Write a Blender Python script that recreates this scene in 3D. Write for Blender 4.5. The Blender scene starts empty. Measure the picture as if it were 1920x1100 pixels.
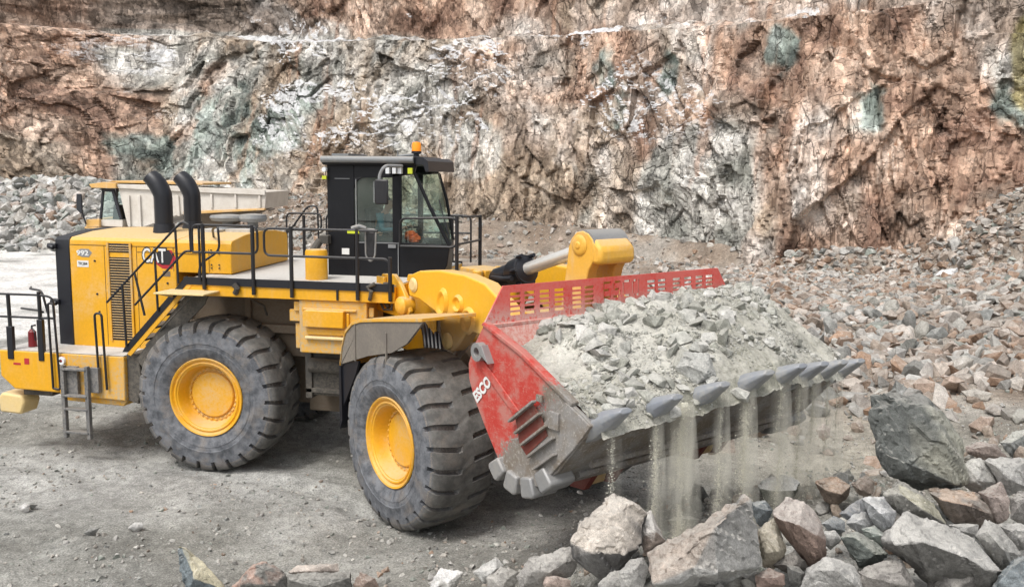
import bpy, bmesh, math, random
import numpy as np
from mathutils import Vector, Matrix
random.seed(7); rng = np.random.default_rng(11)
R_ = math.radians
SC = bpy.context.scene
COL = SC.collection

# ------------------------------------------------------------------ camera, sky, sun, exposure
CAM = np.array([8.314, -16.01, 5.192]); YAW = R_(-11.939); PIT = R_(7.413); ROLL = R_(.601); FPX = 1700.0
FW = np.array([math.sin(YAW)*math.cos(PIT), math.cos(YAW)*math.cos(PIT), -math.sin(PIT)])
RT = np.array([math.cos(YAW), -math.sin(YAW), 0.0]); UP = np.cross(RT, FW)
RT2 = RT*math.cos(ROLL) + UP*math.sin(ROLL); UP2 = -RT*math.sin(ROLL) + UP*math.cos(ROLL)
cd = bpy.data.cameras.new('camera'); cam = bpy.data.objects.new('camera', cd); COL.objects.link(cam)
M = Matrix(((RT2[0], UP2[0], -FW[0], CAM[0]), (RT2[1], UP2[1], -FW[1], CAM[1]), (RT2[2], UP2[2], -FW[2], CAM[2]), (0, 0, 0, 1)))
cam.matrix_world = M
cd.sensor_width = 36.0; cd.lens = 36.0*FPX/1920.0; cd.clip_start = .1; cd.clip_end = 2000
SC.camera = cam
w = bpy.data.worlds.new('World'); SC.world = w; w.use_nodes = True
SUN_EL, SUN_AZ = 58.0, 202.0          # azimuth: compass direction the light comes from, measured from +Y clockwise
nt = w.node_tree; bg = nt.nodes['Background']
sky = nt.nodes.new('ShaderNodeTexSky'); sky.sky_type = 'NISHITA'; sky.sun_disc = False
sky.sun_elevation = R_(SUN_EL); sky.sun_rotation = R_(SUN_AZ); sky.dust_density = 4.0; sky.air_density = 1.0; sky.ozone_density = .6
hs = nt.nodes.new('ShaderNodeHueSaturation'); hs.inputs['Saturation'].default_value = .22
nt.links.new(sky.outputs[0], hs.inputs['Color']); nt.links.new(hs.outputs[0], bg.inputs[0]); bg.inputs[1].default_value = .15
sl = bpy.data.lights.new('sun', 'SUN'); sl.energy = 1.4; sl.angle = R_(18); sl.color = (1, .96, .9)
so = bpy.data.objects.new('sun', sl); COL.objects.link(so)
sd = Vector((math.sin(R_(SUN_AZ))*math.cos(R_(SUN_EL)), math.cos(R_(SUN_AZ))*math.cos(R_(SUN_EL)), math.sin(R_(SUN_EL))))
so.rotation_euler = sd.to_track_quat('Z', 'Y').to_euler(); so.location = (0, 0, 60)
SC.view_settings.view_transform = 'Standard'; SC.view_settings.look = 'None'; SC.view_settings.gamma = 1
SC.view_settings.use_curve_mapping = False; SC.view_settings.exposure = .40
SC.cycles.max_bounces = 6; SC.cycles.transparent_max_bounces = 16; SC.cycles.volume_bounces = 3

# ------------------------------------------------------------------ frames
AF = R_(39.848); CA, SA = math.cos(AF), -math.sin(AF); DZ = -.12
def idf(P): return P
def Ff(P):                                # front frame (x forward from the front axle, z up) to world
    P = np.asarray(P, float).reshape(-1, 3); x = P[:, 0] + 2.945
    return np.stack([x*CA - P[:, 1]*SA + 2.945, x*SA + P[:, 1]*CA, P[:, 2] + DZ], -1)
def px(x, y, ax, v):                      # where a sight line of the photograph meets the plane axis=v
    d = FW + RT2*(x-960)/FPX - UP2*(y-550)/FPX
    return CAM + d*((v-CAM[ax])/d[ax])
def pxd(x, y, D): return CAM + (FW + RT2*(x-960)/FPX - UP2*(y-550)/FPX)*D
def AD(a, d, z=0): # lateral/depth plan coordinates about the viewpoint -> world
    a = np.asarray(a, float); d = np.asarray(d, float)
    return np.stack([CAM[0] + a*math.cos(YAW) + d*math.sin(YAW), CAM[1] - a*math.sin(YAW) + d*math.cos(YAW), np.zeros_like(a) + z], -1)
def toAD(x, y):
    dx, dy = x-CAM[0], y-CAM[1]
    return dx*math.cos(YAW) - dy*math.sin(YAW), dx*math.sin(YAW) + dy*math.cos(YAW)

# ------------------------------------------------------------------ numpy noise
def _h(ix, iy, s):
    n = (ix.astype(np.int64)*374761393 + iy.astype(np.int64)*668265263 + s*974711) & 0xffffffff
    n = ((n ^ (n >> 13))*1274126177) & 0xffffffff
    n = ((n ^ (n >> 16))*2246822519) & 0xffffffff
    return ((n ^ (n >> 15)) & 0xffffff)/float(0xffffff)
def vn(x, y, s=0):
    ix = np.floor(x); iy = np.floor(y); fx = x-ix; fy = y-iy
    fx = fx*fx*(3-2*fx); fy = fy*fy*(3-2*fy)
    a = _h(ix, iy, s); b = _h(ix+1, iy, s); c = _h(ix, iy+1, s); d = _h(ix+1, iy+1, s)
    return (a*(1-fx)+b*fx)*(1-fy) + (c*(1-fx)+d*fx)*fy
def fbm(x, y, s=0, o=4):
    r = 0; a = .5; t = 0
    for k in range(o): r = r + a*vn(x, y, s+k*17); t += a; x = x*2.03+5.1; y = y*2.03+1.7; a *= .5
    return r/t
def blocks(x, y, s=0, jit=.9, sq=False):            # faceted block noise: every Voronoi cell is a tilted plane; returns height, edge distance, id
    ix = np.floor(x); iy = np.floor(y)
    f1 = np.full(x.shape, 9e9); f2 = f1.copy(); h = np.zeros_like(x); idv = np.zeros_like(x)
    for i in (-1, 0, 1):
        for j in (-1, 0, 1):
            cx = ix+i; cy = iy+j
            qx = cx+.5+(_h(cx, cy, s)-.5)*jit; qy = cy+.5+(_h(cx, cy, s+1)-.5)*jit
            dx = x-qx; dy = y-qy; d = np.maximum(np.abs(dx+.25*dy), np.abs(dy-.2*dx))+.12*np.sqrt(dx*dx+dy*dy) if sq else np.sqrt(dx*dx+dy*dy)
            hh = (_h(cx, cy, s+2)-.5)*(.75 if sq else 1) + (dx*(_h(cx, cy, s+3)-.5) + dy*(_h(cx, cy, s+4)-.5))*(2.3 if sq else 1.3)
            m = d < f1
            f2 = np.where(m, f1, np.minimum(f2, d)); h = np.where(m, hh, h); idv = np.where(m, _h(cx, cy, s+5), idv); f1 = np.where(m, d, f1)
    return h, f2-f1, idv
def sst(a, b, x): t = np.clip((x-a)/(b-a), 0, 1); return t*t*(3-2*t)

# ------------------------------------------------------------------ materials
def newmat(name):
    m = bpy.data.materials.new(name); m.use_nodes = True; n = m.node_tree; b = n.nodes['Principled BSDF']
    return m, n, b
def nd(n, t, **k):
    x = n.nodes.new(t)
    for a, v in k.items():
        if a in x.inputs.keys() if not hasattr(x, a) else False: x.inputs[a].default_value = v
        else: setattr(x, a, v)
    return x
def noise(n, vec, scale, detail=4, rough=.55, dist=0):
    t = n.nodes.new('ShaderNodeTexNoise'); t.inputs['Scale'].default_value = scale; t.inputs['Detail'].default_value = detail
    t.inputs['Roughness'].default_value = rough; t.inputs['Distortion'].default_value = dist
    if vec: n.links.new(vec, t.inputs['Vector'])
    return t.outputs['Fac']
def ramp(n, f, a, b, lo=0., hi=1.):
    r = n.nodes.new('ShaderNodeMapRange'); r.interpolation_type = 'SMOOTHSTEP'
    r.inputs['From Min'].default_value = a; r.inputs['From Max'].default_value = b
    r.inputs['To Min'].default_value = lo; r.inputs['To Max'].default_value = hi
    n.links.new(f, r.inputs['Value']); return r.outputs[0]
def mth(n, op, a, b=None, clamp=False):
    m = n.nodes.new('ShaderNodeMath'); m.operation = op; m.use_clamp = clamp
    for i, v in enumerate((a, b)):
        if v is None: continue
        if isinstance(v, (int, float)): m.inputs[i].default_value = v
        else: n.links.new(v, m.inputs[i])
    return m.outputs[0]
def mix(n, f, a, b, mode='MIX'):
    m = n.nodes.new('ShaderNodeMix'); m.data_type = 'RGBA'; m.blend_type = mode
    for s, v in ((0, f), (6, a), (7, b)):
        if isinstance(v, (int, float)): m.inputs[s].default_value = v
        elif isinstance(v, tuple): m.inputs[s].default_value = (*v, 1) if len(v) == 3 else v
        else: n.links.new(v, m.inputs[s])
    return m.outputs[2]
def bump(n, b, h, st, dist=.02):
    x = n.nodes.new('ShaderNodeBump'); x.inputs['Strength'].default_value = st; x.inputs['Distance'].default_value = dist
    n.links.new(h, x.inputs['Height']); n.links.new(x.outputs[0], b.inputs['Normal'])
def pos(n): g = n.nodes.new('ShaderNodeNewGeometry'); return g.outputs['Position']
def upz(n):
    g = n.nodes.new('ShaderNodeNewGeometry'); s = n.nodes.new('ShaderNodeSeparateXYZ'); n.links.new(g.outputs['Normal'], s.inputs[0]); return s.outputs['Z']
DUST = (.40, .36, .30)
def paint(name, col, dust=.25, rough=.45, dcol=DUST, top=.5, metal=0, low=None, streak=.3):
    """painted or bare metal with a skin of quarry dust: patches, drip streaks and a deposit on upward faces"""
    m, n, b = newmat(name); P = pos(n)
    big = noise(n, P, 1.7, 5, .6); fine = noise(n, P, 22, 5, .7)
    mp = n.nodes.new('ShaderNodeMapping'); mp.inputs['Scale'].default_value = (9, 9, .8); n.links.new(P, mp.inputs[0])
    st = noise(n, mp.outputs[0], 1, 4, .6)
    f = mth(n, 'MULTIPLY', ramp(n, big, .62-dust*.6, .82-dust*.35), ramp(n, fine, .3, .65))
    f = mth(n, 'ADD', f, mth(n, 'MULTIPLY', ramp(n, st, .52, .75), streak))
    f = mth(n, 'MAXIMUM', mth(n, 'MULTIPLY', f, min(1, dust*1.6)), mth(n, 'MULTIPLY', ramp(n, upz(n), .5, .95), mth(n, 'MULTIPLY', ramp(n, fine, .25, .6, .5, 1), top)), True)
    if low:
        s = n.nodes.new('ShaderNodeSeparateXYZ'); n.links.new(P, s.inputs[0])
        lz = ramp(n, mth(n, 'ADD', s.outputs['Z'], mth(n, 'MULTIPLY', big, .8)), low[0], low[1], low[2], 0)
        f = mth(n, 'MAXIMUM', f, mth(n, 'MULTIPLY', lz, ramp(n, fine, .2, .55, .55, 1)))
    c = mix(n, ramp(n, fine, .3, .8), tuple(x*.93 for x in col), tuple(min(1, x*1.05) for x in col))
    n.links.new(mix(n, f, c, dcol), b.inputs['Base Color'])
    n.links.new(mth(n, 'ADD', mth(n, 'MULTIPLY', f, .45), rough, True), b.inputs['Roughness'])
    b.inputs['Metallic'].default_value = metal
    bump(n, b, fine, .12, .01)
    return m
YEL = (.77, .385, .012)
MT = {}
MT['yellow'] = paint('yellow_paint', YEL, .28, .42, (.62, .47, .27), .9, streak=.38)
MT['yellow_dirty'] = paint('yellow_paint_dusty', YEL, .55, .5, (.50, .38, .22), .9, streak=.9)
MT['yellow_crank'] = paint('yellow_crank_paint', (.78, .42, .05), .35, .5, (.60, .46, .30), .7, low=(3.5, 4.4, .8), streak=.5)
MT['yellow_arm'] = paint('yellow_arm_paint', (.80, .42, .02), .12, .45, (.55, .42, .26), .6, low=(3.0, 3.75, .85))
MT['rimpaint'] = paint('rim_paint', YEL, .42, .42, (.60, .42, .22), .85, streak=.1)
MT['pale'] = paint('pale_yellow_paint', (.75, .56, .25), .3, .5, (.6, .5, .35), .5)
MT['topwhite'] = paint('snow_dusted_deck', (.42, .40, .36), .4, .8, (.62, .60, .57), .75)
MT['black'] = paint('black_paint', (.012, .013, .018), .1, .38, (.10, .10, .10), .25, streak=.1)
MT['black_rail'] = paint('black_rail_paint', (.015, .015, .018), .12, .4, (.16, .15, .14), .7)
MT['cab'] = paint('cab_black_paint', (.007, .0075, .010), .08, .42, (.05, .05, .055), .3, streak=.18)
MT['cab'].node_tree.nodes['Principled BSDF'].inputs['Specular IOR Level'].default_value = .3
MT['grime'] = paint('grimy_dark_steel', (.05, .047, .042), .5, .7, (.17, .15, .125), .8)
MT['belly'] = paint('dusty_belly_paint', (.19, .145, .10), .6, .8, (.21, .175, .14), .8)
MT['fenderin'] = paint('dust_coated_fender', (.17, .15, .13), .5, .8, (.25, .22, .18), .5)
MT['steel'] = paint('worn_steel', (.30, .30, .30), .4, .45, (.38, .36, .33), .6, metal=.35)
MT['tooth'] = paint('tooth_steel', (.30, .32, .36), .5, .45, (.42, .41, .38), .5, metal=.35)
MT['chrome'] = paint('chrome_rod', (.82, .80, .75), .1, .22, (.6, .45, .3), .1, metal=.55)
MT['grey'] = paint('grey_paint', (.22, .23, .24), .3, .5, DUST, .6)
MT['white'] = paint('white_decal', (.75, .75, .73), .05, .5)
MT['rednote'] = paint('red_decal', (.45, .02, .03), .05, .5)
MT['blackflat'] = paint('dark_decal', (.02, .02, .022), .05, .6)
MT['redpipe'] = paint('red_extinguisher', (.22, .012, .018), .1, .4)
MT['ladder'] = paint('muddy_ladder_steel', (.10, .105, .11), .55, .6, (.27, .25, .225), .8)
MT['lime'] = paint('lime_marker', (.55, .62, .03), .05, .4)
MT['ochre'] = paint('truck_cream_paint', (.62, .36, .10), .35, .5, (.6, .5, .4), .7)
MT['cream'] = paint('truck_white_paint', (.62, .58, .52), .45, .55, (.45, .40, .34), .5)
MT['reddark'] = paint('shadowed_red_steel', (.16, .03, .02), .3, .6, (.2, .16, .13), .4)  # darkened red: shade of recess and underside put into the colour
def rubber():
    m, n, b = newmat('tyre_rubber'); P = pos(n)
    f = noise(n, P, 6, 6, .7); g = noise(n, P, 45, 4, .7)
    at = n.nodes.new('ShaderNodeAttribute'); at.attribute_name = 'tint'
    base = mix(n, ramp(n, f, .3, .7), (.062, .067, .077), (.19, .198, .215))
    tread = mix(n, ramp(n, f, .35, .7), (.09, .088, .083), (.17, .165, .155))
    c = mix(n, at.outputs['Fac'], base, tread)
    mud = mix(n, ramp(n, g, .3, .7), (.16, .135, .115), (.26, .23, .20))
    gv = mth(n, 'MULTIPLY', ramp(n, at.outputs['Fac'], .05, .2), ramp(n, at.outputs['Fac'], .35, .6, 1, 0))
    c = mix(n, mth(n, 'MAXIMUM', mth(n, 'MULTIPLY', gv, ramp(n, g, .35, .6, .3, .9)), mth(n, 'MULTIPLY', ramp(n, noise(n, P, 3.1, 5, .6), .5, .66), .5)), c, mud)
    n.links.new(c, b.inputs['Base Color']); b.inputs['Roughness'].default_value = .82
    bump(n, b, g, .35, .02); return m
MT['rubber'] = rubber()
def bucketmat():
    m, n, b = newmat('worn_red_bucket_paint'); P = pos(n)
    at = n.nodes.new('ShaderNodeAttribute'); at.attribute_name = 'tint'   # how far the paint is worn off
    big = noise(n, P, 2.6, 6, .65); fine = noise(n, P, 26, 6, .75)
    red = mix(n, ramp(n, big, .3, .7), (.46, .035, .024), (.52, .075, .055))
    mq = n.nodes.new('ShaderNodeMapping'); mq.inputs['Scale'].default_value = (3, 3, 16); mq.inputs['Rotation'].default_value = (.3, .7, 0); n.links.new(P, mq.inputs[0]); sc_ = noise(n, mq.outputs[0], 2.2, 5, .7)
    scr = mix(n, mth(n, 'MAXIMUM', mth(n, 'MULTIPLY', ramp(n, fine, .54, .66), .5), mth(n, 'MULTIPLY', ramp(n, sc_, .55, .68), .5)), red, (.48, .27, .22))
    scr = mix(n, mth(n, 'MULTIPLY', ramp(n, big, .44, .60), .5), scr, (.40, .27, .23))
    steel = mix(n, ramp(n, big, .35, .65), (.25, .24, .23), (.18, .145, .11))
    steel = mix(n, ramp(n, fine, .5, .7), steel, (.40, .38, .35))
    dp = n.nodes.new('ShaderNodeVectorMath'); dp.operation = 'DOT_PRODUCT'; n.links.new(P, dp.inputs[0]); dp.inputs[1].default_value = (.73*CA, .73*SA, -.68)
    lin = mth(n, 'SUBTRACT', dp.outputs['Value'], .73*(CA*2.945+2.945+3.05) + .68*(.12-2.2))
    lin = mth(n, 'ADD', mth(n, 'MULTIPLY', mth(n, 'SUBTRACT', lin, .12), 1.5), .5)
    wv = mth(n, 'ADD', mth(n, 'MAXIMUM', mth(n, 'MINIMUM', lin, 1.4), at.outputs['Fac']), mth(n, 'ADD', mth(n, 'MULTIPLY', mth(n, 'SUBTRACT', big, .5), 1.1), mth(n, 'MULTIPLY', mth(n, 'SUBTRACT', fine, .5), 1.2)))
    n.links.new(mix(n, ramp(n, wv, .38, .62), scr, steel), b.inputs['Base Color'])
    b.inputs['Roughness'].default_value = .6; bump(n, b, fine, .3, .015); return m
MT['bucket'] = bucketmat()
def guardmat():
    m, n, b = newmat('guard_red_paint'); P = pos(n); fine = noise(n, P, 24, 6, .75); big = noise(n, P, 2.0, 4, .6)
    c = mix(n, ramp(n, big, .3, .7), (.60, .042, .030), (.66, .085, .065))
    s = n.nodes.new('ShaderNodeSeparateXYZ'); n.links.new(P, s.inputs[0])
    lz = ramp(n, s.outputs['Z'], 3.35, 3.68, .75, 0.)
    c = mix(n, mth(n, 'MULTIPLY', ramp(n, mth(n, 'ADD', fine, mth(n, 'MULTIPLY', big, .35)), .52, .72), mth(n, 'ADD', lz, .16, True)), c, (.58, .42, .37))
    n.links.new(c, b.inputs['Base Color']); b.inputs['Roughness'].default_value = .55; bump(n, b, fine, .2, .01); return m
MT['guard'] = guardmat()
MT['pinkdust'] = paint('dusted_red_paint', (.55, .16, .13), .6, .7, (.58, .40, .35), .6)
def facets(n, P, scale, aniso=(1, 1, 1), warp=.12):
    """tilted facet height and joint distance of a broken rock face"""
    wn = n.nodes.new('ShaderNodeTexNoise'); wn.inputs['Scale'].default_value = scale*1.3; wn.inputs['Detail'].default_value = 3; n.links.new(P, wn.inputs['Vector'])
    s1 = n.nodes.new('ShaderNodeVectorMath'); s1.operation = 'SCALE'; n.links.new(wn.outputs['Color'], s1.inputs[0]); s1.inputs['Scale'].default_value = warp/scale
    ad = n.nodes.new('ShaderNodeVectorMath'); ad.operation = 'ADD'; n.links.new(P, ad.inputs[0]); n.links.new(s1.outputs[0], ad.inputs[1])
    mp = n.nodes.new('ShaderNodeMapping'); mp.inputs['Scale'].default_value = tuple(scale*q for q in aniso); mp.inputs['Rotation'].default_value = (.06, .12, .25); n.links.new(ad.outputs[0], mp.inputs[0])
    v = n.nodes.new('ShaderNodeTexVoronoi'); v.distance = 'CHEBYCHEV'; v.inputs['Scale'].default_value = 1; n.links.new(mp.outputs[0], v.inputs['Vector'])
    e = n.nodes.new('ShaderNodeTexVoronoi'); e.feature = 'F2'; e.distance = 'CHEBYCHEV'; e.inputs['Scale'].default_value = 1; n.links.new(mp.outputs[0], e.inputs['Vector'])
    d = n.nodes.new('ShaderNodeVectorMath'); d.operation = 'SUBTRACT'; n.links.new(mp.outputs[0], d.inputs[0]); n.links.new(v.outputs['Position'], d.inputs[1])
    c = n.nodes.new('ShaderNodeVectorMath'); c.operation = 'SUBTRACT'; n.links.new(v.outputs['Color'], c.inputs[0]); c.inputs[1].default_value = (.5, .5, .5)
    q = n.nodes.new('ShaderNodeVectorMath'); q.operation = 'DOT_PRODUCT'; n.links.new(d.outputs[0], q.inputs[0]); n.links.new(c.outputs[0], q.inputs[1])
    sx = n.nodes.new('ShaderNodeSeparateXYZ'); n.links.new(v.outputs['Color'], sx.inputs[0])
    return mth(n, 'DIVIDE', q.outputs['Value'], scale), mth(n, 'SUBTRACT', e.outputs['Distance'], v.outputs['Distance']), sx.outputs['X']
def rockmat(name, sc=1., snow=False, dusty=.35, br=1., fac=0, vr=1.):
    m, n, b = newmat(name); P = pos(n)
    at = n.nodes.new('ShaderNodeAttribute'); at.attribute_name = 'tint'
    a1 = noise(n, P, 1.3*sc, 6, .65, .5); a2 = noise(n, P, 9*sc, 6, .7); a3 = noise(n, P, 60*sc, 3, .7)
    k = mth(n, 'MULTIPLY', ramp(n, a1, .25, .75, 1-.3*vr, 1+.3*vr), ramp(n, a2, .25, .75, 1-.28*vr, 1+.27*vr))
    k = mth(n, 'MULTIPLY', mth(n, 'MULTIPLY', k, ramp(n, a3, .3, .7, .74, 1.26)), br)
    H_ = mth(n, 'ADD', mth(n, 'MULTIPLY', a2, .05/sc), mth(n, 'MULTIPLY', a3, .018/sc))
    if fac:
        for scl, an, st, w_ in ((fac, (1.1, 1.1, .42), 1.0, .035), (fac*2.3, (1, 1, .6), 1.1, .06), (fac*5.5, (1, 1, .7), 1.0, .10)):
            h, e, idv = facets(n, P, scl, an)
            gate = ramp(n, noise(n, P, scl*.45, 3, .6), .46, .58)
            cr = mth(n, 'MULTIPLY', ramp(n, e, .0, w_, 1, 0), gate)
            H_ = mth(n, 'ADD', H_, mth(n, 'MULTIPLY', h, st)); H_ = mth(n, 'SUBTRACT', H_, mth(n, 'MULTIPLY', cr, .12/scl))
            k = mth(n, 'MULTIPLY', k, ramp(n, idv, 0, 1, .80, 1.2)); k = mth(n, 'MULTIPLY', k, mth(n, 'SUBTRACT', 1, mth(n, 'MULTIPLY', cr, .36)))
    v = n.nodes.new('ShaderNodeVectorMath'); v.operation = 'SCALE'; n.links.new(at.outputs['Color'], v.inputs[0]); n.links.new(k, v.inputs['Scale'])
    c = v.outputs[0]
    f = mth(n, 'MULTIPLY', mth(n, 'MULTIPLY', ramp(n, upz(n), .35, .9), ramp(n, a2, .3, .6, .4, 1)), dusty)
    c = mix(n, f, c, (.47, .45, .41))
    if snow:
        f2 = mth(n, 'MULTIPLY', ramp(n, mth(n, 'ADD', upz(n), mth(n, 'MULTIPLY', a2, .6)), .62, .86), ramp(n, mth(n, 'MULTIPLY', at.outputs['Alpha'], mth(n, 'ADD', a1, a2)), .30, .5))
        c = mix(n, mth(n, 'MULTIPLY', f2, .85), c, (.74, .74, .75))
    n.links.new(c, b.inputs['Base Color']); b.inputs['Roughness'].default_value = .9
    b.inputs['Specular IOR Level'].default_value = .2
    bump(n, b, H_, .85, 1.0)
    return m
def plain0(name, col):
    m, n, b = newmat(name); at = n.nodes.new('ShaderNodeAttribute'); at.attribute_name = 'tint'; n.links.new(at.outputs['Color'], b.inputs['Base Color']); b.inputs['Roughness'].default_value = 1.; return m
MT['rock'] = rockmat('fresh_quarry_rock', 1.8, False, .42)
MT['grit'] = plain0('pale_grit', (.78, .76, .66))
MT['loadrock'] = rockmat('dusty_broken_rock', 2.2, False, .5)
MT['rubble'] = rockmat('weathered_rubble', .8, True, .3)
MT['cliff'] = rockmat('quarry_face_rock', .6, True, .12, 1.08, .62, .5)
def groundmat():
    m, n, b = newmat('crushed_stone_ground'); P = pos(n)
    at = n.nodes.new('ShaderNodeAttribute'); at.attribute_name = 'tint'
    a1 = noise(n, P, .5, 5, .6); a2 = noise(n, P, 5, 6, .7); a3 = noise(n, P, 40, 4, .75)
    k = mth(n, 'MULTIPLY', mth(n, 'MULTIPLY', ramp(n, a1, .3, .7, .75, 1.15), ramp(n, a2, .25, .75, .68, 1.25)), ramp(n, a3, .3, .7, .6, 1.35))
    v = n.nodes.new('ShaderNodeVectorMath'); v.operation = 'SCALE'; n.links.new(at.outputs['Color'], v.inputs[0]); n.links.new(k, v.inputs['Scale'])
    vo = n.nodes.new('ShaderNodeTexVoronoi'); vo.inputs['Scale'].default_value = 26; n.links.new(P, vo.inputs['Vector'])
    c = mix(n, mth(n, 'MULTIPLY', ramp(n, vo.outputs['Distance'], .12, .3, 1, 0), ramp(n, a2, .45, .6)), v.outputs[0], (.40, .39, .37))
    n.links.new(c, b.inputs['Base Color']); b.inputs['Roughness'].default_value = .95; b.inputs['Specular IOR Level'].default_value = .2
    bump(n, b, mth(n, 'ADD', mth(n, 'MULTIPLY', a2, .7), mth(n, 'MULTIPLY', a3, .5)), .7, .04); return m
MT['ground'] = groundmat()
def glass(name, tint, refl):
    m = bpy.data.materials.new(name); m.use_nodes = True; n = m.node_tree; n.nodes.clear()
    o = n.nodes.new('ShaderNodeOutputMaterial'); t = n.nodes.new('ShaderNodeBsdfTransparent'); t.inputs[0].default_value = (*tint, 1)
    g = n.nodes.new('ShaderNodeBsdfGlossy'); g.inputs['Roughness'].default_value = .05; g.inputs['Color'].default_value = (.85, 1, .95, 1)
    d = n.nodes.new('ShaderNodeBsdfDiffuse'); d.inputs[0].default_value = (.45, .45, .42, 1)
    m1 = n.nodes.new('ShaderNodeMixShader'); m2 = n.nodes.new('ShaderNodeMixShader')
    P = pos(n); nz = noise(n, P, 2.5, 5, .6)
    n.links.new(ramp(n, nz, .35, .75, .02, .12), m1.inputs[0]); n.links.new(t.outputs[0], m1.inputs[1]); n.links.new(d.outputs[0], m1.inputs[2])
    m2.inputs[0].default_value = refl; n.links.new(m1.outputs[0], m2.inputs[1]); n.links.new(g.outputs[0], m2.inputs[2])
    n.links.new(m2.outputs[0], o.inputs[0]); return m
MT['glass'] = glass('cab_glass', (.78, .92, .87), .13)
def plain(name, col, rough=.5, emit=0, metal=0):
    m, n, b = newmat(name); P = pos(n); f = noise(n, P, 14, 4, .6)
    n.links.new(mix(n, f, tuple(x*.85 for x in col), tuple(min(1, x*1.12) for x in col)), b.inputs['Base Color'])
    b.inputs['Roughness'].default_value = rough; b.inputs['Metallic'].default_value = metal
    if emit: b.inputs['Emission Color'].default_value = (*col, 1); b.inputs['Emission Strength'].default_value = emit
    return m
MT['amber'] = plain('amber_lens', (.95, .28, .01), .3, .25)
MT['lamp'] = plain('lamp_glass', (.75, .78, .8), .15)
MT['mirror'] = plain('mirror_glass', (.6, .63, .65), .05, 0, 1)
MT['seat'] = plain('seat_fabric', (.02, .022, .025), .8)
MT['skin'] = plain('skin', (.42, .22, .15), .5)
MT['hair'] = plain('hair', (.03, .02, .015), .7)
MT['jacket'] = plain('teal_jacket', (.02, .10, .14), .8)
MT['trousers'] = plain('dark_trousers', (.02, .025, .03), .8)
MT['orange'] = plain('orange_cloth', (.75, .12, .02), .8)
MT['snow'] = plain('snow', (.80, .80, .82), .8)

# ------------------------------------------------------------------ object helpers
def finish(me, name, mat, parent=None, smooth=35, bev=0, tint=None):
    if mat: me.materials.append(mat)
    if smooth: me.shade_smooth(); me.set_sharp_from_angle(angle=R_(smooth))
    else: me.shade_flat()
    if tint is not None:
        a = me.attributes.new('tint', 'FLOAT_COLOR', 'POINT'); a.data.foreach_set('color', np.ascontiguousarray(tint, dtype=np.float32).ravel())
    o = bpy.data.objects.new(name, me); COL.objects.link(o)
    if parent: o.parent = parent
    if bev:
        b = o.modifiers.new('bevel', 'BEVEL'); b.width = bev; b.segments = 2; b.limit_method = 'ANGLE'; b.angle_limit = R_(40)
    return o
def tag(o, label=None, cat=None, group=None, kind=None):
    if label: o['label'] = label
    if cat: o['category'] = cat
    if group: o['group'] = group
    if kind: o['kind'] = kind
    return o
def empty(name, loc=(0, 0, 0), parent=None):
    o = bpy.data.objects.new(name, None); COL.objects.link(o); o.location = loc
    if parent: o.parent = parent
    return o
def npmesh(name, V, F):
    V = np.asarray(V, np.float32); F = np.asarray(F, np.int32); k = F.shape[1]
    me = bpy.data.meshes.new(name); me.vertices.add(len(V)); me.vertices.foreach_set('co', V.ravel())
    me.loops.add(F.size); me.loops.foreach_set('vertex_index', F.ravel()); me.polygons.add(len(F))
    me.polygons.foreach_set('loop_start', np.arange(0, F.size, k, dtype=np.int32)); me.update(calc_edges=True); return me
SPLIT = {'kick_plate', 'rail_bracket', 'mud_guard', 'lamp_housing', 'tank_bracket', 'lamp_bracket', 'wear_rib', 'wear_strip', 'body_rib', 'cab_frame', 'windscreen_pillar', 'wiper', 'air_intake', 'intake_base', 'work_lights', 'marker', 'pin_boss', 'stair_treads', 'cable_loop', 'hydraulic_hoses', 'brake_hoses', 'grille_screen', 'cast_dimples', 'engine_deck', 'cylinder_eye', 'crank_head'}
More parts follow.
